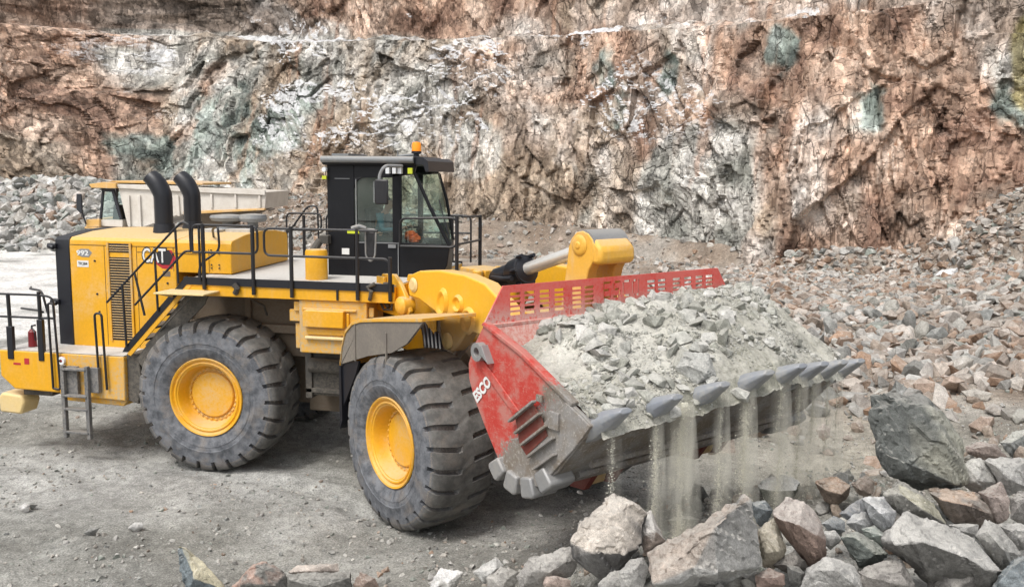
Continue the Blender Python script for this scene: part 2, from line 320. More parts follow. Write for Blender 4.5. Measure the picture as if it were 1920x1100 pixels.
class MB:
    def __init__(s, tf=idf): s.v = []; s.f = []; s.tf = tf; s.t = []; s.parts = []
    def add(s, V, F, t=0.):
        o = len(s.v); c = len(s.f); s.v += [tuple(p) for p in V]; s.f += [[i+o for i in f] for f in F]; s.t += [t]*len(V); s.parts.append((o, len(s.v), c, len(s.f))); return s
    def box(s, x0, x1, y0, y1, z0, z1, t=0.):
        V = [(x, y, z) for x in (x0, x1) for y in (y0, y1) for z in (z0, z1)]
        return s.add(V, [(0, 1, 3, 2), (4, 6, 7, 5), (0, 4, 5, 1), (2, 3, 7, 6), (0, 2, 6, 4), (1, 5, 7, 3)], t)
    def prism(s, poly, y0, y1, ax=1, t=0.):   # poly in the two other axes
        n = len(poly); V = []
        for y in (y0, y1):
            for a, b in poly: V.append((a, y, b) if ax == 1 else ((y, a, b) if ax == 0 else (a, b, y)))
        return s.add(V, [list(range(n))[::-1], list(range(n, 2*n))] + [(i, (i+1) % n, n+(i+1) % n, n+i) for i in range(n)], t)
    def loft(s, A, B, t=0.):                  # two rings of equal length
        n = len(A); return s.add(list(A)+list(B), [list(range(n))[::-1], list(range(n, 2*n))] + [(i, (i+1) % n, n+(i+1) % n, n+i) for i in range(n)], t)
    def tube(s, pts, r, seg=8, cap=True, t=0.):
        P = [Vector(p) for p in pts]; V = []; rr = r if isinstance(r, (list, tuple)) else [r]*len(P)
        ref = None
        for i, p in enumerate(P):
            d = (P[min(i+1, len(P)-1)] - P[max(i-1, 0)]).normalized()
            if ref is None: ref = Vector((0, 0, 1)) if abs(d.z) < .9 else Vector((1, 0, 0))
            a = ref - d*ref.dot(d)
            if a.length < 1e-4: a = d.orthogonal()
            a.normalize(); ref = a; b = d.cross(a)
            for k in range(seg):
                an = 2*math.pi*k/seg; V.append(tuple(p + (a*math.cos(an) + b*math.sin(an))*rr[i]))
        F = [(i*seg+k, i*seg+(k+1) % seg, (i+1)*seg+(k+1) % seg, (i+1)*seg+k) for i in range(len(P)-1) for k in range(seg)]
        if cap: F += [list(range(seg))[::-1], [(len(P)-1)*seg+k for k in range(seg)]]
        return s.add(V, F, t)
    def rtube(s, pts, r, rad=.08, seg=8):     # tube with rounded bends
        P = [Vector(p) for p in pts]; out = [P[0]]
        for i in range(1, len(P)-1):
            a = (P[i-1]-P[i]); b = (P[i+1]-P[i]); k = min(rad, a.length*.45, b.length*.45)
            A = P[i]+a.normalized()*k; B = P[i]+b.normalized()*k
            for u in (0, .25, .5, .75, 1): out.append(A*(1-u)**2 + P[i]*2*u*(1-u) + B*u*u)
        out.append(P[-1]); return s.tube(out, r, seg)
    def lathe(s, prof, c, ax, seg=48, t=0.):  # prof: (radius, along); c centre; ax 'y' or 'z' or 'x'
        V = []
        for r, h in prof:
            for k in range(seg):
                an = 2*math.pi*k/seg; u, v = r*math.cos(an), r*math.sin(an)
                V.append({'y': (c[0]+u, c[1]+h, c[2]+v), 'z': (c[0]+u, c[1]+v, c[2]+h), 'x': (c[0]+h, c[1]+u, c[2]+v)}[ax])
        F = [(i*seg+k, i*seg+(k+1) % seg, (i+1)*seg+(k+1) % seg, (i+1)*seg+k) for i in range(len(prof)-1) for k in range(seg)]
        return s.add(V, F, t)
    def build(s, name, mat, parent=None, bev=0, smooth=35, tint=False):
        if name in SPLIT and len(s.parts) > 1:
            for a, b, c, d in s.parts:
                q = MB(s.tf); q.v = s.v[a:b]; q.f = [[i-a for i in f] for f in s.f[c:d]]; q.t = s.t[a:b]; q.parts = [0]
                o = q.build(name, mat, parent, bev, smooth, tint)
            return o
        V = s.tf(np.array(s.v, float)); me = bpy.data.meshes.new(name); me.from_pydata([tuple(p) for p in V], [], s.f); me.update()
        bm = bmesh.new(); bm.from_mesh(me); bmesh.ops.recalc_face_normals(bm, faces=bm.faces); bm.to_mesh(me); bm.free()
        tc = None
        if tint: tc = np.repeat(np.array(s.t, np.float32)[:, None], 4, 1)
        return finish(me, name, MT[mat] if isinstance(mat, str) else mat, parent, smooth, bev, tc)
def arc(cx, cz, r, a0, a1, n=10): return [(cx+r*math.cos(R_(a0+(a1-a0)*i/n)), cz+r*math.sin(R_(a0+(a1-a0)*i/n))) for i in range(n+1)]
_font_n = 0
def text(body, name, mat, parent, origin, xdir, ydir, size, depth=.004, bold=0., tf=idf):
    c = bpy.data.curves.new('t', 'FONT'); c.body = body; c.size = 1; c.extrude = 0; c.offset = bold; c.resolution_u = 3
    o = bpy.data.objects.new('t', c); COL.objects.link(o); bpy.context.view_layer.update()
    me = bpy.data.meshes.new_from_object(o.evaluated_get(bpy.context.evaluated_depsgraph_get())); bpy.data.objects.remove(o)
    V = np.array([v.co[:] for v in me.vertices]); V[:, 0] -= V[:, 0].min(); V[:, 1] -= V[:, 1].min(); V = V/V[:, 1].max()*size if not isinstance(size, tuple) else V/V.max(0).clip(1e-6)*np.array([size[0], size[1], 0])
    X, Y = np.array(xdir, float), np.array(ydir, float); X /= np.linalg.norm(X); Y /= np.linalg.norm(Y); N = np.cross(X, Y)
    W = tf(np.array(origin)+V[:, :1]*X+V[:, 1:2]*Y+N*depth)
    for i, v in enumerate(me.vertices): v.co = W[i]
    me.name = name; me.materials.clear(); return finish(me, name, MT[mat], parent, 0)
def rigid(tf, me):
    pass

# ================================================================== TERRAIN
_T = np.array([-1.3, -1.0, -.75, -.60, -.50, -.447, -.40, -.33, -.22, -.10, .03, .15, .24, .30, .38, .45, .52, .60, .8, 1.2])
_D = np.array([44, 54, 63, 69, 74, 77, 76, 73, 70, 67, 63, 59, 54.5, 51, 49.5, 48.5, 46.5, 44, 39, 33.])
_A = _T*_D
WA = np.concatenate([np.linspace(_A[0], -46, 40), np.linspace(-45.9, 34, 960), np.linspace(34.2, _A[-1]+30, 40)])
WD = np.interp(WA, _A, _D)
def wall_d(a): return np.interp(a, _A, _D)
_cx = np.array([-400, 0, 200, 400, 760, 1000, 1280, 1500, 1680, 1920, 2400.]); _cy = np.array([20, 28, 50, 68, 66, 62, 48, 28, 2, -30, -60.])
def crest_z(a, d):
    t = a/d*1700+960; y = np.interp(t, _cx, _cy)
    ang = PIT + np.arctan((y-550)/1700.); return CAM[2] - np.tan(ang)*d
def H(x, y):
    a, d = toAD(x, y); t = a/np.maximum(d, 6)
    dist = wall_d(a) - d
    hT = np.interp(t, [-.7, -.45, -.2, 0, .2, .3, .45, .6], [3.2, 3.0, 2.8, 1.3, .8, .6, 1.2, 3.5])
    h = np.clip(hT - np.clip(dist, 0, None)*.50, 0, None)*sst(22, 40, d)
    h = h + fbm(x*.25, y*.25, 3, 4)*np.clip(h, 0, 1.2)*.9
    h = h + 3.9*np.exp(-((d-64)/3.8)**2)*sst(-23.5, -28, a)*(.8+.4*fbm(x*.3, y*.3, 5))
    h = h + 2.4*sst(.40, .72, t)*sst(17, 38, d)*(.7+.6*fbm(x*.2, y*.2, 9))
    dc = 9.0 + .36*np.clip(a, 0, 12)
    h = h + (.25*sst(-3, -.5, a) + .85*sst(.0, 1.9, a))*sst(5, 6.5, d)*sst(dc+4.4, dc+1.2, d)
    h = h + .55*sst(6.5, 11, a)*np.exp(-((d-19)/5)**2)
    h = h - .12*sst(1.5, 4.6, x)*np.exp(-((d-15)/12)**2)
    flat = np.exp(-(((a+1)/14)**2 + ((d-14)/11)**2)**2)
    rough = (fbm(x*1.1, y*1.1, 21, 4)-.5)*.14 + (fbm(x*4.2, y*4.2, 22, 3)-.5)*.085
    # wheel ruts running along the travel direction
    r = (np.sin((x*.25+y)*5.2 + fbm(x*.6, y*.6, 31)*7)*.030)*flat*sst(.42, .62, fbm(x*.45, y*.45, 33))
    return h + rough*(1-.2*flat) + r
ga = np.concatenate([[-400, -250, -150, -100], np.linspace(-72, -17, 130), np.linspace(-16.8, 14, 330), np.linspace(14.2, 60, 130), [90, 150, 250, 400]])
gd = np.concatenate([[-400, -200, -90, -40, -15, 0], np.linspace(5, 9.8, 20), np.linspace(9.9, 24, 190), np.linspace(24.2, 84, 200), [110, 160, 260, 400]])
GA, GD = np.meshgrid(ga, gd); P0 = AD(GA.ravel(), GD.ravel()); gx, gy = P0[:, 0], P0[:, 1]
gh = H(gx, gy); gh = np.where((GD.ravel() > 84) | (np.abs(GA.ravel()) > 72) | (GD.ravel() < 0), 0, gh); P0[:, 2] = gh
def gridF(nu, nv): i = np.arange(nu-1)[None, :] + (np.arange(nv-1)*nu)[:, None]; i = i.ravel(); return np.stack([i, i+1, i+nu+1, i+nu], -1)
def pal(k, cols, pos_=None):
    cols = np.array(cols, float); pos_ = np.linspace(0, 1, len(cols)) if pos_ is None else np.array(pos_)
    return np.stack([np.interp(k, pos_, cols[:, i]) for i in range(3)], -1)
def ground_col(x, y):
    a, d = toAD(x, y); t = a/np.maximum(d, 6)
    k = fbm(x*.35, y*.35, 41, 4)
    c = pal(k, [(.225, .22, .198), (.315, .312, .288), (.40, .397, .377)], [.32, .5, .68])
    br = pal(fbm(x*.5, y*.5, 43, 4), [(.22, .17, .13), (.31, .255, .205), (.36, .325, .285)], [.3, .5, .7])
    m = sst(3, 9, a - np.clip(14-d, 0, 9)*1.5)*sst(15, 21, d) ; m = np.maximum(m, np.maximum(sst(28, 40, d)*sst(-20, -8, a), sst(64, 68, d)))
    m = np.clip(m + (fbm(x*.6, y*.6, 44)-.5), 0, 1)[:, None]*np.clip(m, 0, 1)[:, None]**.3
    c = c*(1-m)+br*m
    dusty = np.exp(-(((x-11.2)/3.2)**2 + ((y-1.2)/4.5)**2))[:, None]
    c = c*(1-.6*dusty)+np.array([.40, .37, .30])*.6*dusty
    dark_patch = np.exp(-(((x-8.0)/2.2)**2 + ((y+3.8)/1.5)**2))[:, None]*.45  # darker brown patch of ground centred under the bucket
    c = c*(1-dark_patch)+np.array([.13, .105, .085])*dark_patch
    sn = sst(20, 30, d)*sst(-12, -17, a)*sst(66, 60, d); sn = (sn*sst(.25, .48, fbm(x*.25, y*.5, 46)+.1*sn))[:, None]
    c = c*(1-sn)+np.array([.74, .72, .69])*sn
    return c
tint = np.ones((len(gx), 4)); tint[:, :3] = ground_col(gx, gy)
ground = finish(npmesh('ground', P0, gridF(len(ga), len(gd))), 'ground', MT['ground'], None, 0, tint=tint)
ground.data.shade_smooth(); tag(ground, kind='structure')

# ------------------------------------------------------------------ quarry cliff
nu = len(WA); zc = crest_z(WA, WD+3)
tt = WA/WD
wx = (tt*1700+960)                         # nominal column along the face
bat = np.interp(wx, [-300, 150, 240, 700, 900, 1100, 1400, 2200], [.50, .48, .46, .40, .28, .2, .16, .16])
NL, NS, NU = 190, 16, 70
rows = []
seg = np.stack([np.gradient(WA), np.gradient(WD)], -1); seg /= np.linalg.norm(seg, axis=1)[:, None]
nrm = np.stack([seg[:, 1], -seg[:, 0]], -1)   # towards the viewer
ks = 9; ker = np.ones(61)/61
nrm = np.stack([np.convolve(np.pad(nrm[:, i], 30, 'edge'), ker, 'valid') for i in (0, 1)], -1); nrm /= np.linalg.norm(nrm, axis=1)[:, None]
U = np.concatenate([[0], np.cumsum(np.hypot(np.diff(WA), np.diff(WD)))]) 
A_, D_, Z_, S_, V_ = [], [], [], [], []
shelfd = 5.0 + 2.0*vn(U*.08, U*0, 77)
for i in range(NL):
    f = i/(NL-1); z = -1.5 + (zc+1.5)*f; off = bat*(z+1.5)
    A_.append(WA - nrm[:, 0]*off); D_.append(WD - nrm[:, 1]*off); Z_.append(z); S_.append(np.zeros(nu)); V_.append(z)
for i in range(1, NS):
    f = i/NS; off = bat*(zc+1.5) + shelfd*f
    A_.append(WA - nrm[:, 0]*off); D_.append(WD - nrm[:, 1]*off); Z_.append(zc + .5*f); S_.append(np.ones(nu)*min(1, f*4)); V_.append(zc + shelfd*f)
for i in range(NU):
    f = i/(NU-1); off = bat*(zc+1.5) + shelfd + f*13*.16
    A_.append(WA - nrm[:, 0]*off); D_.append(WD - nrm[:, 1]*off); Z_.append(zc + .5 + 13*f); S_.append(np.zeros(nu)+(1-min(1, f*6))*.9); V_.append(zc + shelfd + 13*f)
A_, D_, Z_, S_, V_ = [np.array(q) for q in (A_, D_, Z_, S_, V_)]
NR = len(A_); UU = np.broadcast_to(U, A_.shape); WX = np.broadcast_to(wx, A_.shape)
wu = UU + (fbm(UU*.10, V_*.10, 101, 3)-.5)*4.5; wv = V_ + (fbm(UU*.10, V_*.10, 111, 3)-.5)*4.5
lm = sst(230, 330, WX)*sst(900, 720, WX)*sst(1.6, 0, np.maximum(0, V_-zc[None, :]))   # slabby, inclined beds left of centre
th = .18 + lm*(-.7)
def rot(u, v, th): return u*np.cos(th)+v*np.sin(th), -u*np.sin(th)+v*np.cos(th)
disp = (fbm(UU*.06, V_*.07, 141, 4)-.5)*3.6
cr = np.zeros_like(disp); ids = []; vs_ = np.where((WX > 1370) & (V_ < zc[None, :]*(.62+.1*np.sin(UU*.5))), .6, .85)
_b0, _e0, id0 = blocks(wu/7.5, wv/7.0, 190)
disp = disp + _b0*1.0
ang0 = np.where(lm > .5, -.62, .12) + (id0-.5)*.55
for sc, ax, ay, amp, cd_ in ((1, 3.2, 4.6, .75, .10), (2, 1.3, 2.1, .50, .16), (3, .62, 1.0, .26, .12), (4, .30, .48, .10, .05)):
    ru, rv = rot(wu, wv, ang0 + (sc-2)*.06); k_ = lm > .5
    fx = np.where(k_, 1.5, vs_); fy = np.where(k_, .62, 2-vs_)
    b, e, idv = blocks(ru/(ax*fx), rv/(ay*fy), 200+sc*31, .95, True)
    disp = disp + b*amp; ids.append(idv)
    c_ = np.clip(1-e/(.06 if sc < 3 else .12), 0, 1)
    gate = sst(.42, .56, fbm(UU*.3, V_*.3, 300+sc))
    disp = disp - c_*cd_*gate; cr = np.maximum(cr, c_*gate*(.5 if sc >= 3 else 1))
rub = sst(.56, .70, fbm(UU*.11+3, V_*.2, 331, 4))                    # weathered, loose parts of the face
disp = disp + rub*(fbm(UU*2.6, V_*2.6, 341, 3)-.5)*.55 + (fbm(UU*1.2, V_*1.2, 351, 5)-.5)*.10
q = np.pad(disp, 1, 'edge'); disp = .8*disp + .05*(q[2:, 1:-1]+q[:-2, 1:-1]+q[1:-1, 2:]+q[1:-1, :-2])
disp = disp*.66*(1-S_*.85)
NX = np.broadcast_to(nrm[:, 0], A_.shape); ND = np.broadcast_to(nrm[:, 1], A_.shape)
Aw = A_ + NX*disp; Dw = D_ + ND*disp
Zw = Z_ + S_*((fbm(UU*.8, V_*.8, 361, 4)-.45)*1.4 + 0.6*(fbm(UU*.1, V_*.3, 371)-.5)) + (fbm(UU*1.5, V_*1.5, 362, 2)-.5)*.15
PW = AD(Aw.ravel(), Dw.ravel()); PW[:, 2] = Zw.ravel()
# rock colours: patches of the different rocks in the face, by place on the wall
HZ = Z_/zc[None, :]                       # 0 at the foot, 1 at the bench
def gau(x0, h0, sx, sh, g=1.): return np.clip(np.exp(-((WX-x0)/sx)**2 - ((HZ-h0)/sh)**2)*g*1.5, 0, 1)
n1 = fbm(wu*.16, wv*.16, 401, 5); n2 = fbm(wu*.5, wv*.5, 411, 5); n3 = fbm(UU*1.6, V_*.5, 421, 4)
gr = pal(n2, [(.20, .20, .175), (.34, .325, .29), (.44, .42, .385)], [.3, .52, .72])
pk = pal(n2, [(.27, .20, .15), (.42, .335, .275), (.50, .445, .395)], [.3, .52, .72])
ru_ = pal(n2, [(.21, .12, .08), (.36, .225, .15), (.46, .33, .245)], [.3, .5, .72])
gn = pal(n2, [(.08, .10, .09), (.19, .225, .195), (.30, .34, .31)], [.3, .5, .72])
br = pal(n2, [(.17, .12, .08), (.30, .225, .155), (.38, .31, .24)], [.3, .5, .72])
col = gr*1.0
def lay(c, m, n=n1, w_=.22):
    global col
    mm = np.clip((m - (1-n)*.9)/w_ + .5, 0, 1)[..., None]; mm = mm*mm*(3-2*mm); col = col*(1-mm) + c*mm
fr = fbm(wu*.22+9, wv*.22, 431, 4)
lay(pk, sst(600, 850, WX)*.66, fr); lay(pk, sst(1.02, 1.1, HZ)*.75, fr)
lay(br, .33 + .22*gau(650, .25, 350, .3), fbm(wu*.3, wv*.12, 441, 4))
lay(br, gau(1000, .2, 450, .25)*.6, fbm(wu*.3, wv*.3, 442, 4))
lay(ru_, np.maximum.reduce([gau(30, .5, 190, .95)*.95, gau(1640, .45, 260, .5)*.72, gau(1450, .85, 230, .25)*.75, gau(1050, .85, 260, .25)*.5, gau(1250, .5, 110, .3)*.55, gau(1880, .2, 100, .6)*.7, gau(600, 1.35, 330, .3)*.7]), fr)
lay(br, gau(40, .2, 140, .4)*.8, fr)
lay(gr*1.08, np.maximum(gau(1290, .25, 110, .32)*.85, gau(850, .45, 90, .2)*.6), n1)
lay(pk*1.04, gau(1560, .4, 110, .35)*.55, fbm(wu*.5+4, wv*.25, 443, 4))
lay(gn, np.maximum.reduce([gau(1092, .78, 26, .2)*.50, gau(1120, .62, 30, .1)*.50, gau(1205, .8, 20, .12)*.50, gau(1410, .85, 45, .14)*.50, gau(340, .5, 130, .3)*.42, gau(1590, .62, 50, .1)*.6, gau(1860, .62, 45, .12)*.50, gau(470, .6, 60, .26)*.5, gau(240, .3, 60, .3)*.5]), fbm(wu*.6, wv*.6, 444, 4), .26)
lay(pal(n2, [(.18, .15, .05), (.30, .25, .11), (.34, .3, .16)], [.3, .5, .7]), gau(1890, .8, 50, .2)*.95, fr)
# rusty streaks washed down from the benches, thin and vertical
stm = sst(.6, .75, fbm(UU*1.3, V_*.12, 451, 3))*sst(.45, .6, fbm(UU*.1, V_*.1, 452))*.55
col = col*(1-stm[..., None]) + np.array([.30, .15, .08])*stm[..., None]
col = col*(.84+.32*ids[1][..., None])*(.86+.28*ids[2][..., None])*1.36; gm_ = col.mean(-1, keepdims=True); col = gm_ + (col-gm_)*.80
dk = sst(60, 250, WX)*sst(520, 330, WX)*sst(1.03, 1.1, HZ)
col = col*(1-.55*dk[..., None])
col = col*(1-cr[..., None]*.48)           # soil-filled joints are darker stuff than the stone
sn = np.clip(.55*S_ + .52*gau(550, .85, 330, .35) + .42*gau(900, .8, 250, .3) + .25*gau(250, .1, 250, .25)+.3*gau(1250, .62, 150, .15) + .15 - .4*gau(1650, .4, 300, .5), 0, 1)
sn = sn*np.maximum(sst(.46, .60, fbm(UU*.22, V_*.30, 471, 4)), S_*.38)
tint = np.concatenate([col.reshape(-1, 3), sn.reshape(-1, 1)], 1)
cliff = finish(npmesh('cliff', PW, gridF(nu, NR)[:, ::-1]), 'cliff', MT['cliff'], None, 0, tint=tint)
cliff.data.shade_smooth(); cliff.data.set_sharp_from_angle(angle=R_(24)); tag(cliff, kind='structure')

# ------------------------------------------------------------------ rocks
def hullmesh(pts):
    bm = bmesh.new()
    for p in pts: bm.verts.new(tuple(p))
    r = bmesh.ops.convex_hull(bm, input=bm.verts)
    bmesh.ops.delete(bm, geom=[g for g in r['geom_interior'] if isinstance(g, bmesh.types.BMVert)] , context='VERTS') if r['geom_interior'] else None
    for v in [v for v in bm.verts if not v.link_faces]: bm.verts.remove(v)
    return bm
def rockvar(n=13, flat=.7, seed=0):
    r = np.random.default_rng(seed); p = r.normal(size=(n, 3)); p /= np.linalg.norm(p, axis=1)[:, None]
    p *= r.uniform(.8, 1.05, (n, 1)); p *= np.array([1, r.uniform(.6, .9), flat*r.uniform(.7, 1)])
    bm = hullmesh(p); bmesh.ops.triangulate(bm, faces=bm.faces); bm.verts.index_update()
    V = np.array([v.co[:] for v in bm.verts]); F = np.array([[v.index for v in f.verts] for f in bm.faces]); bm.free(); return V*.5, F
VAR = [rockvar(int(10+i % 5), .75, 50+i) for i in range(16)]
def scatter(name, P, S, cols, mat, r, snow=0., VAR=VAR):
    """many loose stones as one mesh; P positions, S sizes, cols one colour per stone"""
    Vs, Fs, Cs = [], [], []; off = 0; n = len(P); vi = r.integers(0, len(VAR), n)
    q = r.normal(size=(n, 4)); q /= np.linalg.norm(q, axis=1)[:, None]
    a, b, c, d = q.T
    Rm = np.stack([1-2*(c*c+d*d), 2*(b*c-a*d), 2*(b*d+a*c), 2*(b*c+a*d), 1-2*(b*b+d*d), 2*(c*d-a*b), 2*(b*d-a*c), 2*(c*d+a*b), 1-2*(b*b+c*c)], -1).reshape(n, 3, 3)
    for k in range(len(VAR)):
        m = np.where(vi == k)[0]
        if not len(m): continue
        V, F = VAR[k]; W = np.einsum('nij,vj->nvi', Rm[m], V)*S[m][:, None, None]; W[:, :, 2] *= .85; W += P[m][:, None, :]
        Vs.append(W.reshape(-1, 3)); Fs.append((F[None]+(np.arange(len(m))*len(V))[:, None, None]+off).reshape(-1, 3)); off += len(m)*len(V)
        cc = np.ones((len(m), len(V), 4)); cc[:, :, :3] = cols[m][:, None, :]; cc[:, :, 3] = snow; Cs.append(cc.reshape(-1, 4))
    return finish(npmesh(name, np.concatenate(Vs), np.concatenate(Fs)), name, MT[mat], None, 0, tint=np.concatenate(Cs))
GREY = np.array([(.40, .39, .37), (.30, .30, .28), (.47, .455, .42), (.22, .225, .215), (.36, .335, .30), (.26, .28, .25)])
WARM = np.array([(.37, .285, .23), (.33, .225, .16), (.43, .37, .32), (.26, .19, .145), (.39, .36, .33), (.31, .30, .28), (.46, .42, .38), (.29, .24, .20)])
def rc(r, n, warm):
    g = GREY[r.integers(0, len(GREY), n)]; w_ = WARM[r.integers(0, len(WARM), n)]
    return np.where((r.random(n) < warm)[:, None], w_, g)*r.uniform(.8, 1.2, (n, 1))
def field(name, n, a0, a1, d0, d1, smin, smax, warm, mat, seed, dens=None, snow=0., power=2.6, lift=.12):
    r = np.random.default_rng(seed); a = r.uniform(a0, a1, n); d = r.uniform(d0, d1, n)
    P = AD(a, d)
    if dens is not None:
        k = r.random(n) < dens(a, d, P[:, 0], P[:, 1]); a, d, P = a[k], d[k], P[k]
    n = len(a); S = smin + (smax-smin)*r.random(n)**power*1.0
    P[:, 2] = H(P[:, 0], P[:, 1]) + S*lift
    wv_ = warm(a, d) if callable(warm) else np.full(n, warm)
    o = scatter(name, P, S, rc(r, n, wv_), mat, r, snow); return o
wm = lambda a, d: np.clip(.25+.6*sst(2, 9, a), 0, 1)
o = field('scree', 85000, 2, 34, 16, 50, .05, 1.0, wm, 'rubble', 1, lambda a, d, x, y: sst(3, 9, a-(24-d)*.0)*sst(15.5, 21, d)*sst(.12, .26, a/d)*(.25+.75*sst(.35, .6, fbm(x*.45, y*.45, 72)))*(d < wall_d(a)), .3, 10)
tag(o, 'loose pinkish brown scree of broken stones below the right cliff', 'rubble', kind='stuff')
o = field('upper_scree', 26000, 8, 32, 33, 52, .08, .9, .8, 'rubble', 12, lambda a, d, x, y: sst(.2, .3, a/d)*(d < wall_d(a)+1), .3, 5)
tag(o, 'stones and dirt banked against the foot of the right cliff', 'rubble', kind='stuff')
o = field('talus', 90000, -44, 24, 42, 76, .08, .8, .72, 'rubble', 2, lambda a, d, x, y: sst(12, 5, wall_d(a)-d)*(d < wall_d(a)+1)*(1-.75*sst(-8, -2, a)), .30, 7)
tag(o, 'snow dusted talus of fallen stones along the foot of the cliff', 'rubble', kind='stuff')
o = field('rubble_pile', 16000, -48, -24, 57, 76, .2, 1.6, .18, 'rubble', 3, lambda a, d, x, y: np.exp(-((d-63)/5)**2)*sst(-23, -28, a)+.12, .35, 3.5)
tag(o, 'heap of pale grey blasted rock behind the dump truck', 'rubble', kind='stuff')
o = field('gravel', 46000, -13, 10, 8.6, 24, .014, .13, .10, 'loadrock', 4, lambda a, d, x, y: sst(.40, .60, fbm(x*.7, y*.7, 71))*sst(24, 10.5, d)+.12, 0, 6)
tag(o, 'small loose gravel strewn over the haul road', 'gravel', kind='stuff')
# rocks on the snowy bench

# ================================================================== WHEEL LOADER
LD = tag(empty('wheel_loader'), 'large yellow wheel loader carrying a full bucket of broken rock', 'wheel loader')
# ---- wheels
NLUG, PH = 26, [0, .035, .14, .235, .27, .45, .63, .82]
prof = [(0, 1.34), (.10, 1.34), (.15, 1.339), (.28, 1.335), (.40, 1.325), (.475, 1.305), (.52, 1.265), (.548, 1.19), (.562, 1.13), (.565, 1.10), (.575, .98), (.583, .965), (.583, .95), (.574, .94), (.568, .88), (.574, .87), (.572, .85), (.556, .82), (.54, .78), (.50, .71), (.46, .665)]
full = [(-t, r) for t, r in prof[::-1]] + prof[1:]
def tyre_mesh():
    V, F, T = [], [], []; nc = NLUG*len(PH)
    for (t, r) in full:
        s = -1 if t < 0 else 1; at = abs(t); zone = (at > .14 and r > 1.15)
        sh = .20*(at-.15)/.4 if at > .15 else 0
        stag = (.25*s*min(1, at/.12))
        for L in range(NLUG):
            for k, p in enumerate(PH):
                a = 2*math.pi*(L + p + stag + sh)/NLUG; rr, tt_ = r, t
                if zone and k in (1, 2, 3): rr = r - (.078 if at < .5 else .055); tt_ = t - s*(.0 if at < .45 else .06)
                j = .004*math.sin(L*7.3+k+at*9)
                V.append(((rr+j)*math.cos(a), tt_, (rr+j)*math.sin(a))); T.append(1. if r > 1.2 and not (zone and k in (1, 2, 3)) else .25 if r > 1.2 else 0.)
    for i in range(len(full)-1):
        for k in range(nc): F.append((i*nc+k, i*nc+(k+1) % nc, (i+1)*nc+(k+1) % nc, (i+1)*nc+k))
    me = bpy.data.meshes.new('tyre'); me.from_pydata(V, [], F); me.update(); return me, np.repeat(np.array(T)[:, None], 4, 1)
tm, tti = tyre_mesh()
tyre0 = finish(tm, 'tyre', MT['rubber'], None, 32, tint=tti)
rm = MB()
rm.lathe([(.66, .44), (.66, -.43), (.675, -.46), (.692, -.50), (.68, -.52), (.655, -.51), (.640, -.485), (.628, -.47), (.612, -.475), (.60, -.49), (.585, -.485), (.572, -.465), (.555, -.46), (.545, -.44), (.52, -.36), (.50, -.27), (.48, -.245), (.405, -.24), (.40, -.27), (.385, -.285), (.10, -.288), (0.001, -.288)], (0, 0, 0), 'y', 72)
rim0 = rm.build('rim', 'rimpaint', None, smooth=30)
bm_ = MB(); V = []; K = 120
for r_, h_ in ((.462, 0), (.456, 1), (.428, 1), (.422, 0)):
    for k in range(K): an = 2*math.pi*k/K; V.append((r_*math.cos(an), -.243-(.026 if k % 4 < 2 else .004)*h_, r_*math.sin(an)))
bm_.add(V, [(i*K+k, i*K+(k+1) % K, (i+1)*K+(k+1) % K, (i+1)*K+k) for i in range(3) for k in range(K)])
bolt0 = bm_.build('nut_ring', 'yellow_dirty', None, smooth=0)
def wheel(lbl, p, rz, spin):
    wh = empty('wheel', tuple(p), LD); wh.rotation_euler = (0, 0, rz); wh['label'] = lbl
    for i, o in enumerate((tyre0, rim0, bolt0)):
        c = o if not o.get('used') else o.copy()
        if c is not o: COL.objects.link(c)
        o['used'] = 1
        if 'used' in c and c is not o: del c['used']
        c.parent = wh; c.rotation_euler = (0, spin, 0)
wheel('rear wheel nearest the camera with dusty tyre', (0, -1.65, 1.34), 0, .03)
wheel('rear wheel on the far side', (0, 1.65, 1.34), math.pi, .3)
for sgn, l, sp in ((-1, 'front wheel nearest the camera turned outward', .1), (1, 'front wheel behind the bucket', .5)):
    q = Ff([0, sgn*1.65, 1.34])[0]; wheel(l, q, -AF + (math.pi if sgn > 0 else 0), sp)
for o in (tyre0, rim0, bolt0): del o['used']
# ---- rear frame
m = MB(); m.box(-3.2, 2.5, -.62, .62, .95, 2.0); m.box(-1.2, 1.68, -1.02, 1.02, 1.9, 3.12); m.box(1.3, 2.75, -.8, .8, .86, 1.32)
m.tube([(0, -1.4, 1.34), (0, -.8, 1.34), (0, -.45, 1.34), (0, .45, 1.34), (0, .8, 1.34), (0, 1.4, 1.34)], [.26, .28, .48, .48, .28, .26], 20)
m.prism([(2.3, .95), (3.1, 1.15), (3.1, 1.35), (2.3, 1.6)], -.5, .5); m.prism([(2.3, 2.3), (3.1, 2.5), (3.1, 2.75), (2.3, 3.1)], -.55, .55)
m.box(-1.0, 1.6, -1.22, -1.02, 2.35, 2.5); m.box(.2, .32, -1.1, -1.02, 1.9, 3.1)
fr_ = m.build('rear_frame', 'belly', LD, .015)
m = MB(); m.box(1.62, 2.95, -1.55, -.7, 1.35, 2.12); m.tube([(1.7, -1.62, 1.9), (2.9, -1.62, 1.9)], .13, 14); m.box(1.6, 3.0, -1.6, -1.5, 1.40, 1.48); m.box(1.6, 1.72, -1.6, -.8, 1.3, 2.2); m.tube([(1.75, -1.5, 1.62), (2.9, -1.45, 1.66)], .05, 8)
m.build('battery_box', 'grime', LD, .01)
m = MB()
for i in range(6): y = -1.2+i*.16; m.rtube([(1.9, y, 2.0), (2.5, y, 1.75+.04*i), (3.2, y*.6, 1.9), (3.9, y*.6-.5, 2.2)], .03, .2)
m.build('hydraulic_hoses', 'black', LD)
